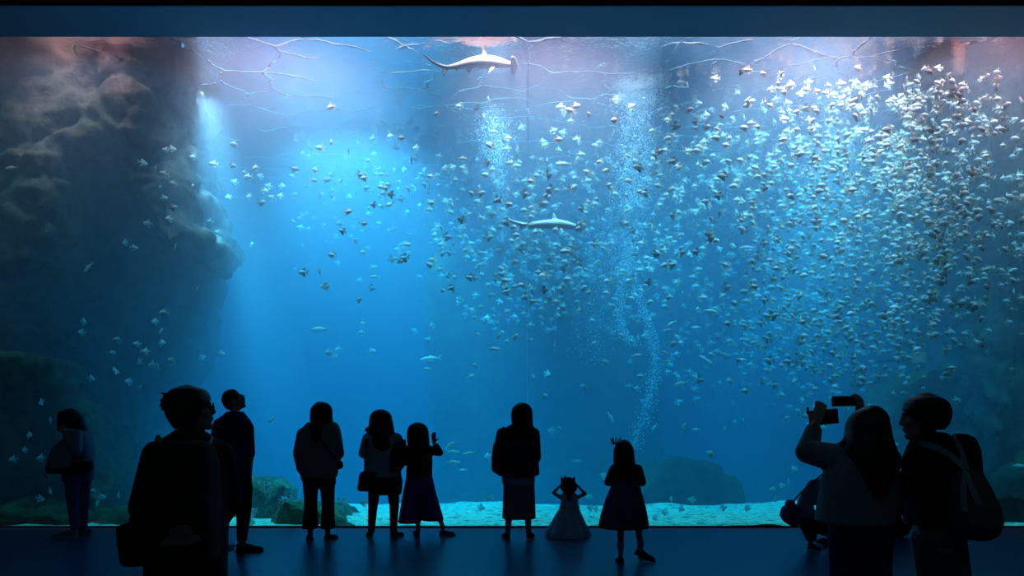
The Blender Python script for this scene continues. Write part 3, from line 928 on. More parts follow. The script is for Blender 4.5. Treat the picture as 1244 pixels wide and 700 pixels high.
# ---- person in dark jacket and long pleated skirt, backpack
f = Fig(630, feet=655, label='person in a dark jacket over a long pleated grey skirt')
P = f.P
hc = P(634, 503, .05)
f.torso(P(630, 582), P(630, 535), P(610, 526), P(649, 526), P(633, 517), hc, .95)
f.head(hc, 5, -5, .98)
f.arm(P(610, 527), P(604, 556, .03), P(612, 566, .24), .92, n=V((0, 0, 1)), side=-1)
f.arm(P(650, 527), P(652, 556, .03), P(646, 566, .24), .92, n=V((0, 0, 1)), side=1)
f.leg(P(620, 588), P(619, 618), P(617, 645), V((-.16, .14, .03)), .92)
f.leg(P(641, 588), P(641, 618), P(642, 645), V((.14, .14, .03)), .92)
f.make('body', SKIN, .009)
f.rows('hair', [(489, 629, 640, .04, .03), (491, 625, 644, .08, .03), (498, 621, 647, .10, .02), (508, 620.5, 647.5, .105, .01), (517, 622, 648, .10, -.01), (525, 625, 646, .07, -.03)])
f.make('hair', HAIR)
f.rows('jacket', [(514, 624, 646, .10), (519, 615, 649, .13), (526, 607, 652.5, .145), (545, 604, 653, .15), (562, 602, 654.5, .155), (575, 603, 655.5, .16), (578, 605, 654, .155)])
f.limb('jacket', [P(610, 527), P(604, 555, .03), P(609, 565, .17)], [.07, .06, .05])
f.limb('jacket', [P(649, 527), P(651.5, 555, .03), P(648, 565, .17)], [.068, .058, .05])
f.make('jacket', BLACK)
f.rows('shirt', [(572, 610, 650, .135), (580, 609.5, 650, .14), (588.5, 610, 650, .14)]); f.make('shirt', PALE)
f.rows('skirt', [(584, 612, 649, .12), (592, 611.5, 649.5, .13), (612, 611, 650, .14), (628, 610.5, 650.5, .15), (630, 611, 650, .148)], fold=16, amp=.035, n=64)
f.make('skirt', GREYS, .009, 1)
f.shoe(V((-.13, -.07, 0)), V((-.17, .16, 0)), BLACK, .95); f.shoe(V((.13, -.07, 0)), V((.16, .16, 0)), BLACK, .95)
f.bag('backpack', 'dark backpack slung low behind the pleated skirt and jacket', 'backpack',
      [(536, 602, 646, .04, -.19), (540, 599, 650, .07, -.20), (556, 597, 652, .09, -.21), (570, 597, 652, .09, -.21), (575, 600, 648, .06, -.21)], CHAR,
      [[(616, 545, -.17), (613, 525, -.16), (612, 520, -.05), (611, 524, .1)], [(644, 545, -.17), (646, 525, -.16), (647, 520, -.05), (648, 524, .1)]],
      [(556, 604, 622, .03, -.31), (558, 603, 624, .035, -.31), (570, 603, 624, .035, -.31), (572, 604, 622, .03, -.31)], sw=.035)

# ---- toddler sitting on the floor
f = Fig(690, feet=651, label='toddler in a pale blue dress sitting on the floor with hands on the head')
P = f.P
hc = P(691, 590, .01)
f.torso(P(691, 640), P(691, 612), P(682, 605), P(700, 605), P(691, 600), hc, .55)
f.head(hc, 0, 8, .80)
f.arm(P(682, 605), P(672, 599, .0), P(681, 590, .02), .55, d=V((.5, .1, .8)), n=V((.7, .3, -.5)), side=1)
f.arm(P(700, 605), P(711, 600, .0), P(702, 591, .02), .55, d=V((-.5, .1, .8)), n=V((-.7, .3, -.5)), side=-1)
f.limb('body', [P(686, 643), P(676, 644, .18), P(686, 646, .30)], [.06, .05, .035])
f.limb('body', [P(696, 643), P(706, 644, .18), P(696, 646, .30)], [.06, .05, .035])
f.make('body', SKIN, .008)
f.rows('hair', [(580, 685, 697, .04), (582, 681, 700, .07), (588, 679, 702, .085), (595, 681, 701, .08, -.01), (600, 686, 697, .05, -.03)])
f.limb('hair', [P(691, 599, -.06), P(692, 605, -.09), P(692, 610, -.085)], [.035, .03, .012])
for px, py in ((682, 579), (686, 577.5), (698, 579)):
    f.cone('hair', P(px + (1 if px < 690 else -1), py + 5), .022, P(px, py), .008)
f.make('hair', HAIR, .008, 1)
f.rows('dress', [(599, 683, 699, .05), (602, 680, 702.5, .075), (610, 681, 702.5, .08), (616, 681, 702.5, .08), (624, 676, 706, .13), (636, 669.5, 711, .20), (646, 664, 716, .25), (651, 662, 717, .26)], fold=11, amp=.06, n=66)
f.make('dress', PALEB, .009, 1)
f.bm('sash').free(); f.bms.pop('sash')
f.rows('sash', [(613.5, 680, 703.5, .09), (615, 679.5, 704, .093), (617.5, 679.5, 704, .095)]); f.make('sash', WHITE, .008, 1)

# ---- girl with a crown and tulle dress
f = Fig(763, feet=684, label='girl wearing a small crown and a navy tulle dress, one foot turned sideways')
P = f.P
hc = P(758, 549, .0)
f.torso(P(761, 597), P(760, 573), P(747, 568), P(774, 568), P(759, 562), hc, .72)
f.head(hc, 5, 0, .92)
f.arm(P(746, 570), P(739, 587, .0), P(745, 586, .15), .65, n=V((0, 0, 1)), side=-1)
f.arm(P(775, 570), P(780, 587, .0), P(773, 587, .15), .65, n=V((0, 0, 1)), side=1)
f.leg(P(755, 610), P(754, 640), P(754, 667), V((-.07, .10, .03)), .72)
f.leg(P(770, 610), P(775, 640, .05), P(778, 663, .08), V((.22, .04, .03)), .72)
f.make('body', SKIN, .008)
f.rows('hair', [(535, 753, 763, .04), (537, 749, 767, .075), (544, 745.5, 770, .09), (555, 745, 771, .092, -.01), (566, 745, 772, .08, -.03), (577, 746, 774, .06, -.06), (583, 750, 772, .035, -.07)])
f.make('hair', HAIR, .008, 1)
f.rows('bodice', [(562, 752, 767, .05), (565, 744, 777, .075), (575, 745, 776, .08), (586, 747, 774, .08)])
f.limb('bodice', [P(746, 570), P(739, 586, .0), P(743, 587, .10)], [.048, .042, .034])
f.limb('bodice', [P(775, 570), P(780, 586, .0), P(776, 587, .10)], [.048, .042, .034])
f.make('bodice', NAVY, .008)
f.rows('skirt', [(583, 747, 774, .085), (590, 743, 777, .12), (604, 737, 781, .16), (622, 731.5, 785, .19), (636, 728.5, 787, .205), (641, 728, 787.5, .21)], fold=13, amp=.05, n=72)
f.make('skirt', TULLE, .009, 1)
bm = bmesh.new()
cw = P(749.5, 540, -.01)
rings = [[cw + V((.036 * math.cos(2 * math.pi * i / 20), .036 * math.sin(2 * math.pi * i / 20), z)) for i in range(20)] for z in (0, .012)]
add_loft(bm, rings)
for i in range(5):
    a = 2 * math.pi * i / 5 + .2
    p = cw + V((.032 * math.cos(a), .032 * math.sin(a), .008))
    add_cone(bm, p, .012, p + V((.024 * math.cos(a), .024 * math.sin(a), .060)), .004, 8)
me = bpy.data.meshes.new('crown'); bm.to_mesh(me); bm.free()
cr = link('crown', me, SILV, f.o); cr.location = (-.01, 0, 0)
for (a, b_) in ((P(754, 666), P(754, 660)), (P(778, 663, .08), P(778, 658, .08))):
    f.cone('sock', a, .036, b_, .036); f.make('sock', PALE, .008)
f.shoe(V((-.075, -.08, 0)), V((-.085, .11, 0)), BLACK, .8, sole=False)
f.shoe(P(771, 673, .10), V((.27, .04, 0)), BLACK, .8, sole=False)

# ---- crouching person in a pale jacket, mostly behind the photographer
f = Fig(1005, feet=668, label='crouching person in a pale jacket beside the purple bag')
P = f.P
hc = P(1026, 548, .05)
f.torso(P(1008, 630, .05), P(1016, 590, .05), P(1000, 586, -.05), P(1034, 584, .12), P(1022, 570, .05), hc, .95)
f.head(hc, 20, 0, .95)
f.arm(P(1000, 588, -.05), P(984, 610, .05), P(978, 618, .22), .9, n=V((0, 1, 0)), side=1)
f.arm(P(1032, 588, .12), P(1034, 612, .2), P(1022, 618, .3), .9, n=V((0, 1, 0)), side=1)
f.limb('body', [P(1003, 634, .05), P(979, 622, .14), P(984, 655, .06)], [.085, .062, .042])
f.limb('body', [P(1014, 634, .08), P(1020, 618, .34), P(1014, 655, .28)], [.085, .062, .042])
f.make('body', SKIN, .009)
f.rows('hair', [(535, 1020, 1032, .05, .05), (540, 1014, 1038, .09, .05), (552, 1013, 1039, .10, .04), (562, 1015, 1037, .08, .02)]); f.make('hair', HAIR)
f.limb('jacket', [P(1008, 628, .03), P(1010, 606, .02), P(1018, 588, .05)], [.15, .155, .145])
f.limb('jacket', [P(1002, 588, -.04), P(984, 608, .03), P(979, 615, .16)], [.085, .072, .06])
f.limb('jacket', [P(990, 592, -.03), P(978, 612, -.02), P(982, 623, -.02)], [.09, .085, .07])
f.make('jacket', LDENIM)
f.limb('trousers', [P(1006, 638, .03), P(980, 632, .10), P(985, 652, .05)], [.13, .10, .065])
f.cone('trousers', P(1006, 638, .03), .10, P(1014, 638, .08), .10)
f.limb('trousers', [P(1014, 638, .08), P(1020, 622, .32), P(1014, 652, .28)], [.12, .08, .06])
f.make('trousers', BLACK)
f.shoe(P(982, 664, -.02) * V((1, 1, 0)), P(993, 668, -.14) * V((1, 1, 0)) + V((.03, 0, 0)), CHAR)
f.shoe(V((.06, .18, 0)), V((.05, .42, 0)), CHAR)
b = Fig(960, Y=f.Y, label='quilted purple shoulder bag hanging from the crouching person in the pale jacket', cat='bag', name='shoulder_bag')
b.rows('bag_body', [(613, 956, 970, .07, -.16), (617, 950, 973, .09, -.16), (626, 947.5, 973, .10, -.16), (634, 952, 971, .09, -.16), (639, 960, 969, .06, -.16)], 2.6); b.make('bag_body', PURPLE)
b.ell('front_flap', b.P(960, 612, -.18), (.055, .07, .045)); b.make('front_flap', PURPLE, .009)
strip('strap', spline([b.P(963, 610, -.16), b.P(975, 597, -.17), b.P(988, 586, -.165), b.P(998, 577, -.11), b.P(1003, 574, .05)]), .016, .006, CHAR, b.o)

# ---- photographer close to the camera, both hands holding phones up
f = Fig(1048, Y=4.45, label='long-haired person in a grey jacket holding up two phones', voxel=.009)
P = f.P
hc = P(1056, 522, .02)
f.torso(P(1045, 645), P(1047, 575), P(1020, 556), P(1082, 556), P(1055, 545), hc, .98)
f.head(hc, 12, 4, 1.0)
f.arm(P(1020, 558), P(980, 549, .12), P(991, 514, .30), .95, d=V((.04, .02, .10)), n=V((.25, 1, .1)), side=1, curl=18)
f.arm(P(1080, 558), P(1072, 572, .28), P(1043, 507, .42), .95, d=V((0.01, -.0, .1)), n=V((-.6, 1, 0)), side=-1, curl=22)
f.leg(P(1028, 645), P(1028, 735, .03), P(1028, 830, .0), V((-.12, .2, .035)))
f.leg(P(1063, 645), P(1065, 735, .03), P(1066, 830, .0), V((.1, .2, .035)))
f.make('body', SKIN, .008)
f.rows('hair', [(495.5, 1046, 1062, .05), (498, 1038, 1070, .085), (505, 1032, 1076, .11, -.005), (517, 1029, 1080, .12, -.01), (530, 1028, 1081.5, .12, -.03), (543, 1024, 1086, .11, -.05), (553, 1027, 1089, .09, -.08), (575, 1042, 1086, .07, -.12), (595, 1055, 1080, .05, -.14), (604, 1060, 1075, .03, -.145)], 2.2)
for k in range(9):
    a = P(1030 + k * .3 - (k % 3), 530 + k * 1.6, -.03); f.cone('hair', a, .016, a + V((-.035 - .004 * (k % 4), 0, -.03)), .005)
    a = P(1083, 535 + k * 2, -.04); f.cone('hair', a, .016, a + V((.022 + .006 * (k % 3), 0, -.035)), .005)
f.make('hair', HAIR, .008, 1)
f.rows('jacket', [(540, 1038, 1074, .085), (545, 1024, 1082, .12), (553, 1014, 1088, .135), (575, 1002, 1088, .145), (600, 997, 1087, .15), (625, 993, 1084, .155), (633, 992, 1082, .16), (636, 996, 1081, .155)], 2.5)
f.limb('jacket', [P(1020, 558), P(981, 549, .12), P(988, 524, .24)], [.082, .066, .048])
f.limb('jacket', [P(1078, 560), P(1071, 572, .28), P(1050, 524, .38)], [.078, .058, .045])
f.make('jacket', GREYJ)
f.rows('trousers', [(622, 1008, 1081, .13), (640, 1008, 1081, .135), (660, 1009, 1081, .13)])
f.limb('trousers', [P(1028, 655), P(1028, 735, .03), P(1028, 828, 0)], [.095, .078, .06])
f.cone('trousers', P(1028, 655), .10, P(1063, 655), .10)
f.limb('trousers', [P(1063, 655), P(1065, 735, .03), P(1066, 828, 0)], [.09, .078, .06])
f.make('trousers', NAVY)
f.shoe(V((-.085, -.06, 0)), V((-.11, .20, 0)), CHAR); f.shoe(V((.08, -.06, 0)), V((.10, .20, 0)), CHAR)

def phone(c, w, h, roll, yaw, label, edge, lit=False):
    o = empty('smartphone', c)
    o.rotation_euler = (0, math.radians(roll), math.radians(yaw))
    tag(o, label, 'phone')
    link('phone_case', boxmesh('phone_case', (-w / 2, -.005, -h / 2), (w / 2, .005, h / 2), .004), edge, o)
    link('screen', boxmesh('screen', (-w / 2 + .004, -.0062, -h / 2 + .004), (w / 2 - .004, -.0052, h / 2 - .004)), BLACKP, o)
    bm = bmesh.new()
    for k in range(2): add_cone(bm, V((w / 2 - .02, .005, h / 2 - .018 - .02 * k)), .008, V((w / 2 - .02, .0065, h / 2 - .018 - .02 * k)), .008, 12)
    me = bpy.data.meshes.new('camera_lens'); bm.to_mesh(me); bm.free()
    link('camera_lens', me, BLACKP, o)
    return o
wp = lambda px, py, dy: f.o.location + P(px, py, dy)
phone(wp(1000.5, 507, .36), .185, .088, -5, 8, 'dark phone held lower in the raised hand of the grey jacket person', BLACKP)
phone(wp(1027, 487.5, .46), .160, .062, -1, -4, 'second phone with a pale top edge held beside the dark hair', STRAP)

# ---- person with pale-strapped backpack, close to the camera
f = Fig(1140, Y=4.45, label='short-haired person in a dark jacket turned towards the photographer', voxel=.009)
P = f.P
hc = P(1120, 509, .02)
f.torso(P(1138, 650), P(1132, 575), P(1113, 556), P(1165, 552), P(1128, 534, .01), hc, 1.0)
f.head(hc, 58, -4, 1.04)
f.arm(P(1113, 560), P(1107, 600, .05), P(1100, 622, .25), 1.0, n=V((1, 0, 0)), side=-1, curl=35)
f.arm(P(1166, 556), P(1172, 600, .12), P(1150, 622, .30), 1.0, n=V((-1, 0, 0)), side=1, curl=35)
f.leg(P(1128, 650), P(1138, 745, .04), P(1145, 832, .03), V((-.05, .22, .035)))
f.leg(P(1152, 650), P(1165, 745, .02), P(1176, 832, -.05), V((.22, .14, .035)))
f.make('body', SKIN, .009)
f.rows('hair', [(480.8, 1119, 1130, .03), (482, 1110, 1139, .07), (485.5, 1104, 1146, .10), (491, 1100.5, 1150.5, .115), (498, 1099.5, 1153, .12), (506, 1106, 1152.5, .12, -.01), (514, 1115, 1150, .105, -.02), (522, 1120, 1144, .08, -.03)], 2.2, dome=False)
f.make('hair', HAIR, .007, 1)
f.rows('jacket', [(525, 1114, 1146, .08), (532, 1112, 1156, .10), (540, 1107, 1170, .125), (550, 1102, 1176, .135), (575, 1102, 1174, .14), (600, 1103, 1168, .145), (630, 1106, 1162, .15), (638, 1108, 1161, .15)], 2.5)
f.limb('jacket', [P(1114, 558), P(1108, 598, .05), P(1102, 617, .21)], [.075, .062, .05])
f.limb('jacket', [P(1165, 555), P(1171, 598, .12), P(1153, 618, .26)], [.075, .066, .05])
f.make('jacket', BLACK)
f.rows('trousers', [(628, 1112, 1160, .125), (645, 1112, 1162, .13), (662, 1114, 1164, .125)])
f.limb('trousers', [P(1131, 655), P(1140, 745, .04), P(1146, 830, .03)], [.098, .085, .065])
f.cone('trousers', P(1131, 655), .10, P(1150, 655), .10)
f.limb('trousers', [P(1150, 655), P(1166, 745, .02), P(1176, 830, -.05)], [.098, .085, .065])
f.make('trousers', OLIVE)
f.shoe(V((.03, -.05, 0)), V((-.03, .24, 0)), CHAR); f.shoe(V((.15, -.12, 0)), V((.24, .15, 0)), CHAR)
f.bag('backpack', 'slouching grey-green backpack with pale shoulder straps', 'backpack',
      [(568, 1170, 1178, .04, -.20), (574, 1164, 1188, .09, -.23), (590, 1162, 1196, .12, -.25), (615, 1158, 1207, .14, -.26), (635, 1158, 1210, .145, -.26), (648, 1163, 1204, .13, -.26), (655, 1172, 1194, .09, -.25)], OLIVE,
      [[(1112, 550, .06), (1115, 541, -.08), (1128, 541, -.155), (1148, 549, -.19), (1165, 562, -.22), (1173, 572, -.26)],
       [(1160, 532, .02), (1163, 537, -.10), (1168, 550, -.17), (1172, 562, -.22), (1175, 572, -.26)],
       [(1173, 572, -.30), (1180, 592, -.38), (1192, 618, -.415)], [(1173, 572, -.30), (1170, 595, -.385), (1172, 622, -.415)]],
      [(612, 1174, 1208, .05, -.39), (618, 1172, 1212, .06, -.39), (636, 1172, 1212, .06, -.39), (643, 1176, 1207, .05, -.39)], e=2.8, smat=STRAP, sw=.03)
f.bag('pillow', 'black bundled coat above the grey-green backpack', 'coat',
      [(527, 1162, 1172, .05, .06), (531, 1160, 1180, .09, .06), (545, 1162, 1186, .10, .06), (562, 1164, 1188, .10, .06), (578, 1170, 1190, .08, .06)], BLACK, e=2.3).o.name = 'coat'

# ---- crouching person in black between photographer and backpacker
f = Fig(1094, feet=656, label='crouching person in black between the grey jacket and the backpacker')
P = f.P
hc = P(1082, 560, .16)
f.torso(P(1092, 625, .02), P(1090, 592, .05), P(1078, 586, .05), P(1102, 588, .05), P(1086, 575, .10), hc, .9)
f.head(hc, 10, -25, .85)
f.arm(P(1078, 588, .05), P(1074, 610, .12), P(1084, 612, .3), .85, n=V((0, 0, 1)), side=-1)
f.arm(P(1102, 588, .05), P(1105, 610, .12), P(1096, 612, .3), .85, n=V((0, 0, 1)), side=1)
f.limb('body', [P(1086, 628, .02), P(1083, 612, .36), P(1085, 646, .20)], [.08, .06, .04])
f.limb('body', [P(1099, 628, .02), P(1102, 612, .36), P(1099, 646, .20)], [.08, .06, .04])
f.make('body', SKIN, .009)
f.rows('hair', [(566, 1074, 1086, .06, .14), (570, 1072, 1094, .09, .12), (578, 1074, 1096, .10, .08), (584, 1078, 1094, .07, .03)]); f.make('hair', HAIR)
f.limb('jacket', [P(1094, 628, .02), P(1093, 606, .0), P(1089, 590, .05)], [.145, .15, .125])
f.limb('jacket', [P(1079, 588, .05), P(1075, 609, .12), P(1083, 612, .26)], [.075, .065, .05])
f.limb('jacket', [P(1102, 588, .05), P(1105, 609, .12), P(1098, 612, .26)], [.075, .065, .05])
f.rows('jacket', [(618, 1080, 1106, .14), (636, 1079, 1108, .15), (641, 1080, 1108, .15)])
f.make('jacket', BLACK)
f.limb('trousers', [P(1086, 634, .02), P(1083, 616, .34), P(1085, 645, .20)], [.11, .08, .06])
f.cone('trousers', P(1086, 634, .02), .10, P(1099, 634, .02), .10)
f.limb('trousers', [P(1099, 634, .02), P(1102, 616, .34), P(1099, 645, .20)], [.11, .08, .06])
f.make('trousers', BLACK)
f.shoe(V((-.085, .10, 0)), V((-.10, .36, 0)), BLACK, sole=False); f.shoe(V((.05, .10, 0)), V((.07, .36, 0)), BLACK, sole=False)

# ------------------------------------------------------------------ sharks
SHARK = fabric('shark_skin', (0.52, 0.52, 0.52), 0.45, 0.08, 12, bump=0.03)

def blade(bm, a, b, tip, th=.02, tt=.008, n=Vector((0, 1, 0))):
    """thin fin: root from a to b, pointed at tip, thickness along n"""
    a, b, tip = Vector(a), Vector(b), Vector(tip)
    n = n.normalized()
    m = (a + b) / 2
    t2 = tip + (b - a) * 0.12
    r0 = [a + n * th * .3, m + n * th, b + n * th * .3, b - n * th * .3, m - n * th, a - n * th * .3]
    m2 = (tip + t2) / 2
    r1 = [tip + n * tt * .5, m2 + n * tt, t2 + n * tt * .5, t2 - n * tt * .5, m2 - n * tt, tip - n * tt * .5]
    add_loft(bm, [r0, r1])

def shark(Y, px0, py0, spine, upper, fins, side_fins, ham, label):
    s = F / Y
    base = W(px0, py0, Y)
    o = empty('hammerhead_shark', base)
    tag(o, label, 'shark', 'hammerhead sharks')
    L = lambda px, py, dy=0: Vector(((px - px0) / s, dy, (py0 - py) / s))
    bm = bmesh.new()
    rings = []
    pts = [L(x, y, d) for x, y, r, d in spine]
    for i, (x, y, r, d) in enumerate(spine):
        t = (pts[min(i + 1, len(pts) - 1)] - pts[max(i - 1, 0)]).normalized()
        u = Vector((0, 1, 0)); v = t.cross(u).normalized()
        rad = r / s
        rings.append([pts[i] + u * math.cos(2 * math.pi * k / 16) * rad * .92 + v * math.sin(2 * math.pi * k / 16) * rad for k in range(16)])
    add_loft(bm, rings)
    for i in range(len(upper) - 1):
        (x0, y0, r0), (x1, y1, r1) = upper[i], upper[i + 1]
        add_cone(bm, L(x0, y0), r0 / s, L(x1, y1), r1 / s, 8)
    for (ax, ay), (bx, by), (tx, ty) in fins:
        blade(bm, L(ax, ay), L(bx, by), L(tx, ty))
    for (ax, ay), (bx, by), (tx, ty), dy in side_fins:
        d = math.copysign(.05, dy)
        blade(bm, L(ax, ay, d * .5), L(bx, by, d * .5), L(tx, ty, dy), .018, .009, Vector((.2, .4, 1)))
    hx, hy, half, roll = ham
    R = Matrix.Rotation(math.radians(roll), 3, 'X')
    c = L(hx, hy)
    for sg in (-1, 1):   # swept wings of the hammer, an eye at each end
        add_cone(bm, c + Vector((.02, 0, 0)), .034, c + R @ Vector((-.012, sg * half, 0)), .024, 10)
        add_cone(bm, c + Vector((-.03, 0, 0)), .030, c + R @ Vector((-.035, sg * half, 0)), .018, 10)
    bmesh.ops.recalc_face_normals(bm, faces=bm.faces)
    me = remesh(bm, .009, 2, 'body')
    link('body', me, SHARK, o)
    for sg in (-1, 1):
        bm = bmesh.new(); add_ell(bm, c + R @ Vector((-.01, sg * (half + .018), 0)), (.012,) * 3, None, 10, 8)
        me = bpy.data.meshes.new('eye'); bm.to_mesh(me); bm.free()
        link('eye', me, BLACKP, o)

shark(12.0, 575, 77, [(622, 79, 2.6, 0), (616, 78, 4.2, 0), (607, 76.5, 6.0, 0), (597, 75.2, 7.6, 0), (586, 74.8, 8.0, 0), (573, 76.4, 6.8, 0), (561, 79, 4.8, 0), (550, 81.3, 3.2, 0), (541, 82, 2.2, 0)],
      [(545, 81.8, 2.2), (535, 80, 2.4), (526, 75.5, 1.8), (519, 70, 1.2), (514, 65.5, .7)],
      [((584, 70), (594, 71), (587, 59.5)), ((537, 82), (546, 83), (538, 92)), ((553, 83), (558, 83), (554, 87)), ((565, 82), (574, 82), (569, 88.5))],
      [((595, 81), (604, 81), (593, 95), -.16), ((595, 79), (604, 79), (590, 82), .26)], (625, 79.5, .17, -16),
      'pale hammerhead shark gliding just under the rippled water surface')
shark(12.0, 660, 272, [(703, 276, 2.2, 0), (697, 275, 3.6, 0), (689, 273.6, 5.0, 0), (679, 272.6, 6.0, 0), (669, 272.6, 6.0, 0), (657, 272.8, 5.0, 0), (647, 273, 3.6, 0), (639, 273, 2.5, 0), (633, 272.8, 2.0, 0)],
      [(637, 272.8, 2.2), (628, 270.8, 2.3), (620, 267.8, 1.6), (612.5, 263.5, .8)],
      [((670, 269), (680, 269.5), (671.5, 258.5)), ((630, 273), (639, 274), (632, 281)), ((645, 275), (650, 275), (647, 279)), ((655, 275), (664, 275), (659, 280))],
      [((679, 276), (689, 277), (678, 290), -.14), ((679, 275), (689, 275), (672, 279), .24)], (703.5, 276, .13, -8),
      'hammerhead shark crossing the panel joint below the upper shark')

# ------------------------------------------------------------------ small fish
def fishmat(name, c, rough):
    N = Nodes(name)
    tc = N.n('ShaderNodeTexCoord')
    no = N.n('ShaderNodeTexNoise', i_Scale=9.0, i_Detail=2.0)
    N.l(tc.outputs['Object'], no.inputs['Vector'])
    mx = N.n('ShaderNodeMix', data_type='RGBA')
    mx.inputs[6].default_value = rgba([x * .85 for x in c]); mx.inputs[7].default_value = rgba([min(1, x * 1.12) for x in c])
    N.l(no.outputs['Fac'], mx.inputs[0])
    b = N.n('ShaderNodeBsdfPrincipled', i_Roughness=rough)
    t = N.n('ShaderNodeBsdfTranslucent')
    N.l(mx.outputs[2], b.inputs['Base Color']); N.l(mx.outputs[2], t.inputs[0])
    ms = N.n('ShaderNodeMixShader'); ms.inputs[0].default_value = 0.5
    N.l(b.outputs[0], ms.inputs[1]); N.l(t.outputs[0], ms.inputs[2]); N.l(ms.outputs[0], N.out.inputs['Surface'])
    return N.m
FB = fishmat('silver_scales', (0.66, 0.66, 0.70), 0.4)
FP = fishmat('pale_scales', (0.90, 0.90, 0.88), 0.4)
FF = fishmat('yellow_fins', (0.66, 0.56, 0.42), 0.6)

def fish_geo(stations, fins, ring=8):
    """stations: (x, z centre, half height, half thickness); returns verts, faces, material index per face"""
    v, f, m = [], [], []
    for x, zc, hh, ht in stations:
        for k in range(ring):
            a = 2 * math.pi * k / ring
            v.append((x, ht * math.cos(a), zc + hh * math.sin(a)))
    n = len(stations)
    for i in range(n - 1):
        for k in range(ring):
            f.append((i * ring + k, i * ring + (k + 1) % ring, (i + 1) * ring + (k + 1) % ring, (i + 1) * ring + k)); m.append(0)
    f.append(tuple(range(ring))[::-1]); m.append(0)
    f.append(tuple((n - 1) * ring + k for k in range(ring))); m.append(0)
    for pts in fins:
        b = len(v); q = len(pts)
        for y in (.012, -.012):
            for i, (x, z) in enumerate(pts):
                v.append((x, y * (1 if i < 2 else .35), z))
        f.append(tuple(b + i for i in range(q))); m.append(1)
        f.append(tuple(b + q + i for i in range(q))[::-1]); m.append(1)
        for i in range(q):
            f.append((b + i, b + q + i, b + q + (i + 1) % q, b + (i + 1) % q)); m.append(1)
    return np.array(v), f, m
# nose at +x, unit length
MOONY = fish_geo([(.46, .0, .02, .012), (.40, .01, .10, .035), (.28, .015, .19, .055), (.10, .01, .255, .06), (-.08, .0, .225, .05), (-.22, .0, .13, .035), (-.31, .0, .055, .02), (-.36, .0, .045, .014)],
                 [[(.14, .22), (-.20, .12), (-.30, .34), (-.20, .46), (-.04, .38)], [(-.20, -.12), (.14, -.22), (-.04, -.38), (-.20, -.46), (-.30, -.34)],
                  [(-.34, -.045), (-.34, .045), (-.58, .27), (-.46, .0), (-.58, -.27)]])
JACK = fish_geo([(.50, .0, .012, .01), (.42, .0, .06, .04), (.25, .0, .115, .065), (.05, .0, .13, .07), (-.15, .0, .10, .055), (-.30, .0, .05, .03), (-.38, .0, .022, .015)],
                [[(.08, .11), (-.25, .05), (-.10, .14), (.02, .19)], [(-.25, -.05), (.02, -.11), (-.04, -.18), (-.12, -.12)],
                 [(-.37, -.02), (-.37, .02), (-.52, .15), (-.44, .0), (-.52, -.15)]])

def geo_mesh(name, geo, mats):
    v, f, m = geo
    me = mesh(name, v, f)
    for x in mats: me.materials.append(x)
    me.polygons.foreach_set('material_index', m)
    me.polygons.foreach_set('use_smooth', [i == 0 for i in m])
    return me
ME_MOONY = geo_mesh('silver_fish', MOONY, (FB, FF))
ME_MOONYP = geo_mesh('pale_fish', MOONY, (FP, FP))
ME_JACK = geo_mesh('slender_fish', JACK, (FP, FP))

rnd = random.Random(21)
def put(me, name, p, size, yaw, pitch, label, group, roll=0):
    o = link(name, me)
    o.location = p
    o.rotation_euler = (math.radians(roll), math.radians(-pitch), math.radians(yaw))
    o.scale = (size,) * 3
    c, s = math.cos(math.radians(yaw)), math.sin(math.radians(yaw))
    way = ('heading for the tall cliff' if c < 0 else 'heading for the dark cliff') if abs(c) > .72 else ('nose to the glass' if s < 0 else 'tail to the glass')
    if abs(pitch) > 14: way += ', nose up' if pitch > 0 else ', nose down'
    return tag(o, label + ', ' + way, 'fish', group)
def swim():
    r = rnd.random()
    y = (180 if r < .62 else 0) + rnd.gauss(0, 38)
    return y, rnd.gauss(0, 12), rnd.gauss(0, 10)

CLIFF = [(102, 391), (99, 404), (142, 413), (136, 429), (166, 418), (188, 391), (199, 380), (197, 417), (176, 427), (195, 403), (170, 440), (185, 443), (192, 445), (208, 438), (141, 451), (111, 460), (156, 464), (170, 471), (50, 489), (61, 510),
         (174, 198), (201, 182), (210, 181), (189, 205), (199, 211), (210, 223), (195, 228), (199, 241), (211, 252), (205, 266), (179, 272), (152, 295), (163, 301), (213, 299), (30, 547), (49, 557), (36, 529), (16, 558), (49, 606), (61, 597), (113, 597), (123, 604), (144, 602), (118, 611)]
BEAM = [(234, 191), (259, 199), (283, 201), (231, 225), (271, 230), (285, 221), (277, 239), (297, 210), (301, 215), (302, 239), (316, 214), (310, 204), (284, 175), (264, 282), (255, 269), (306, 297), (261, 296), (246, 434), (269, 430), (322, 232), (326, 226), (330, 240), (318, 246), (340, 238), (343, 226)]
SANDF = [(309, 621), (305, 626), (305, 635), (354, 604), (345, 607), (419, 608), (417, 618), (411, 605), (441, 611), (325, 590), (320, 588), (585, 617), (595, 605), (716, 604), (717, 617), (724, 618), (717, 637), (807, 622), (796, 629), (815, 606), (818, 637), (733, 578), (863, 551), (939, 595), (828, 618), (840, 607), (908, 618), (879, 617), (942, 607), (950, 590)]
MIDF = [(665, 454), (661, 481), (670, 523), (881, 521), (903, 511), (893, 513), (956, 508), (388, 330), (394, 348), (436, 364), (441, 393), (439, 404), (411, 425), (407, 433), (399, 428), (452, 427), (432, 292), (477, 315), (486, 317), (592, 554), (572, 458), (578, 444), (978, 505), (984, 515), (990, 495), (970, 500), (1000, 520), (975, 486), (1008, 478), (1015, 470), (985, 525), (958, 585), (964, 570), (1100, 512)]
taken = []
LABS = {'cliff': 'silver fish in front of the overhanging cliff', 'beam': 'silver fish in the light shaft',
        'sand': 'silver fish low above the sand', 'mid': 'silver fish alone below the school'}
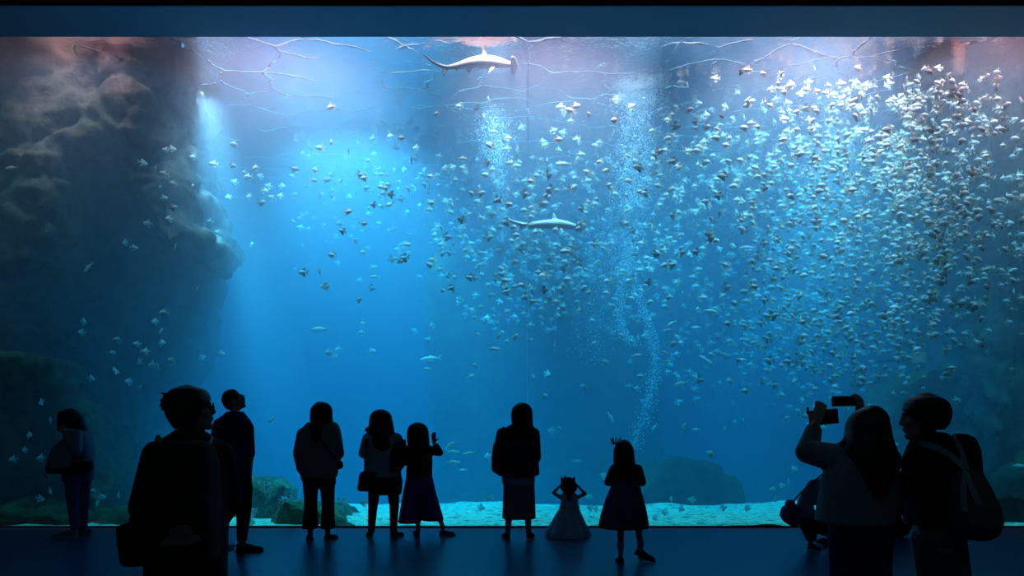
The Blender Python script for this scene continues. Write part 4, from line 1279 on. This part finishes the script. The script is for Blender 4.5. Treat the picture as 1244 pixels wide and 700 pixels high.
for key, lst, y0, y1 in (('cliff', CLIFF, 11.0, 11.45), ('beam', BEAM, 11.8, 13.5), ('sand', SANDF, 11.2, 12.3), ('mid', MIDF, 11.3, 13.2)):
    for px, py in lst:
        Y = rnd.uniform(y0, y1)
        if key in ('sand', 'cliff') and py > 580 and px < 460: Y = rnd.uniform(10.92, 11.02)
        a, b, c = swim()
        put(ME_MOONYP, 'silver_fish', W(px, py, Y), rnd.uniform(.11, .14), a, b, LABS[key], {'cliff': 'fish by the cliff', 'beam': 'fish in the light shaft', 'sand': 'fish over the sand', 'mid': 'fish below the school'}[key], c)
        taken.append(1)
JF = [(455, 336, 13, 0, 0), (523, 436, 26, 6, 0), (518, 448, 11, 0, 1), (600, 424, 17, -3, 1), (606, 408, 12, 65, 1), (580, 406, 10, -10, 1), (389, 400, 22, 3, 0), (547, 541, 20, 40, 0), (551, 549, 16, -4, 1), (570, 551, 18, 8, 0),
      (550, 562, 20, 0, 1), (563, 571, 11, 0, 0), (827, 466, 20, 14, 0), (742, 507, 15, -60, 1), (678, 520, 10, 5, 1), (830, 519, 13, 60, 1), (846, 522, 11, 0, 0), (1237, 566, 16, 0, 1), (107, 325, 17, 42, 0), (330, 510, 11, 45, 1), (14, 204, 15, 6, 0),
      (863, 378, 18, -10, 1), (846, 398, 13, 0, 0), (823, 410, 12, -50, 1), (816, 393, 14, 30, 0), (811, 401, 13, 10, 0), (807, 428, 12, -25, 1), (795, 519, 11, 55, 0), (906, 301, 18, 2, 1), (564, 193, 15, 0, 0), (685, 199, 19, 3, 0), (729, 296, 12, 0, 1),
      (648, 538, 15, 4, 0), (700, 560, 12, 0, 1), (773, 432, 15, 10, 1), (880, 430, 13, -20, 0), (862, 440, 14, -30, 0), (855, 435, 12, -25, 0), (902, 437, 11, 0, 0), (1108, 548, 14, -15, 1), (240, 350, 9, 60, 0), (622, 556, 10, 0, 0), (1085, 538, 15, -20, 1)]
for px, py, ln, ang, right in JF:
    Y = rnd.uniform(11.2, 12.6) if 260 < px < 1150 else 11.0
    put(ME_JACK, 'slender_fish', W(px, py, Y), ln * Y / F, (0 if right else 180) + rnd.uniform(-15, 15), ang if right else -ang,
        'slender fork-tailed fish outside the school', 'slender fish in open water')

# the school, sampled through the volume it fills
def school_point():
    r = rnd.random()
    if r < .55:
        px, py = rnd.gauss(985, 120), rnd.gauss(225, 98)
        if not (80 < py < 470 and px < 1200): return None
        if py < 75 + max(0, 900 - px) * .25: return None
    elif r < .76:
        px = rnd.uniform(355, 830)
        py = rnd.gauss(235 - (px - 355) * .06, 42 + (px - 355) * .05)
        if py < 120 or py > 350: return None
        if rnd.random() > (px - 250) / 400: return None
    elif r < .83:
        px, py = rnd.gauss(655, 60), rnd.gauss(330, 45)
        if py < 220 or py > 420: return None
    elif r < .93:
        px, py = rnd.gauss(970, 90), rnd.gauss(410, 45)
        if py > 500: return None
    else:
        px, py = rnd.uniform(1080, 1270), rnd.gauss(235, 90)
        if py < 85 or py > 430: return None
    Y = 11.3 + 8.2 * rnd.random() ** 0.85
    if 500 < px < 830 and py > 275: Y = min(Y, rnd.uniform(13, 16.8))
    k = max(0.0, min(1.0, (px - 900) / 230.0))      # the school comes closer to the glass before the dark cliff
    Y = 11.05 + (Y - 11.05) * (1 - k) + k * rnd.random() * 1.25
    return px, py, Y
pts = []
while len(pts) < 5000:
    q = school_point()
    if q: pts.append(q)
pts.sort(key=lambda q: q[2])
n_one = 300 - len(taken)
for px, py, Y in pts[:n_one]:
    a, b, c = swim()
    if px > 1105: lab, grp = 'yellow-finned silver fish before the dark cliff', 'school before the dark cliff'
    elif px < 700: lab, grp = 'yellow-finned silver fish around the sharks', 'tail of the school'
    else: lab, grp = 'yellow-finned silver fish in the dense school', 'front of the dense school'
    put(ME_MOONY, 'silver_fish', W(px, py, Y), rnd.uniform(.125, .165), a, b, lab, grp, c)
v0, f0, m0 = fish_geo([(.46, .0, .02, .012), (.34, .01, .15, .045), (.10, .01, .255, .06), (-.12, .0, .20, .045), (-.31, .0, .055, .02), (-.36, .0, .045, .014)],
                      [[(.14, .22), (-.20, .12), (-.30, .34), (-.20, .46), (-.04, .38)], [(-.20, -.12), (.14, -.22), (-.04, -.38), (-.20, -.46), (-.30, -.34)],
                       [(-.34, -.045), (-.34, .045), (-.58, .27), (-.46, .0), (-.58, -.27)]], 6)
nv = len(v0)
allv, allf, allm = [], [], []
for i, (px, py, Y) in enumerate(pts[n_one:]):
    a, b, c = swim()
    E = Euler((math.radians(c), math.radians(-b), math.radians(a))).to_matrix()
    allv.append(v0 @ np.array(E).T * rnd.uniform(.12, .165) + np.array(W(px, py, Y)))
    allf += [tuple(k + i * nv for k in q) for q in f0]
    allm += m0
me = mesh('fish_school', np.vstack(allv), allf)
me.materials.append(FB); me.materials.append(FF)
me.polygons.foreach_set('material_index', allm)
me.polygons.foreach_set('use_smooth', [k == 0 for k in allm])
tag(link('fish_school', me), 'dense shimmering school of small silver fish farther back in the tank', 'fish school', kind='stuff')

# ------------------------------------------------------------------ bubbles
def mat_bubble():
    N = Nodes('air_bubble')
    d = N.n('ShaderNodeBsdfDiffuse'); d.inputs[0].default_value = (0.95, 0.97, 1, 1)
    t = N.n('ShaderNodeBsdfTranslucent'); t.inputs[0].default_value = (0.95, 0.97, 1, 1)
    mx = N.n('ShaderNodeMixShader'); mx.inputs[0].default_value = 0.5
    N.l(d.outputs[0], mx.inputs[1]); N.l(t.outputs[0], mx.inputs[2]); N.l(mx.outputs[0], N.out.inputs['Surface'])
    return N.m
M_BUB = mat_bubble()
IV = np.array([(1, 0, 0), (0, 1, 0), (-1, 0, 0), (0, -1, 0), (0, 0, 1), (0, 0, -1)], float)
IF = [(0, 1, 4), (1, 2, 4), (2, 3, 4), (3, 0, 4), (1, 0, 5), (2, 1, 5), (3, 2, 5), (0, 3, 5)]
def bubbles(label, Y, strands):
    """strands: (count, [(px, py, half width px), ...])"""
    vv, ff = [], []
    k = 0
    for cnt, path in strands:
        segs = [(a, b, math.hypot(b[0] - a[0], b[1] - a[1]) * (1 + .0 * a[2])) for a, b in zip(path, path[1:])]
        tot = sum(x[2] for x in segs)
        for _ in range(cnt):
            r = rnd.random() * tot
            for a, b, L in segs:
                if r <= L: break
                r -= L
            t = r / L
            hw = a[2] + (b[2] - a[2]) * t
            px = a[0] + (b[0] - a[0]) * t + rnd.gauss(0, .5) * hw
            py = a[1] + (b[1] - a[1]) * t + rnd.gauss(0, .3) * hw
            p = W(px, py, Y); p.y += rnd.gauss(0, .5) * hw * Y / F
            p.z = min(p.z, ZW - .1)
            rad = rnd.choice((.003, .004, .005, .008)) * (1.5 if (hw > 15 and py < 250) or (hw < 13 and py > 300) else 1.0)
            vv.append(IV * rad + np.array(p))
            ff += [tuple(q + k * len(IV) for q in t_) for t_ in IF]
            k += 1
    me = mesh('bubble_column', np.vstack(vv), ff, True)
    tag(link('bubble_column', me, M_BUB), label, 'bubbles', kind='stuff')
bubbles('tall wavering column of fine white bubbles rising from the bed to the surface', 13.6, [
    (9000, [(773, 46, 16),(773, 48, 26), (773, 100, 28), (773, 150, 30), (769, 210, 24), (766, 260, 18), (758, 310, 17), (757, 345, 14)]),
    (2400, [(768, 300, 10), (772, 350, 7), (783, 380, 7), (793, 412, 8), (796, 450, 9), (788, 490, 10), (775, 525, 10), (768, 548, 12)]),
    (1400, [(757, 330, 9), (753, 380, 8), (757, 408, 8), (772, 418, 8)]),
    (2000, [(735, 260, 18), (722, 330, 26), (716, 390, 26), (722, 435, 26)])])
bubbles('short tapering plume of fine white bubbles behind the panel joint', 13.6, [
    (4000, [(600, 140, 26), (602, 175, 22), (606, 205, 13), (608, 240, 7), (609, 294, 4)])])

# ------------------------------------------------------------------ added plate and bracket standing in for a reflection in the glass
pl = empty('reflection_plate', W(1116, 434.5, 12.9)); tag(pl, 'small square pink plate standing in for a reflection in the glass', 'plate')
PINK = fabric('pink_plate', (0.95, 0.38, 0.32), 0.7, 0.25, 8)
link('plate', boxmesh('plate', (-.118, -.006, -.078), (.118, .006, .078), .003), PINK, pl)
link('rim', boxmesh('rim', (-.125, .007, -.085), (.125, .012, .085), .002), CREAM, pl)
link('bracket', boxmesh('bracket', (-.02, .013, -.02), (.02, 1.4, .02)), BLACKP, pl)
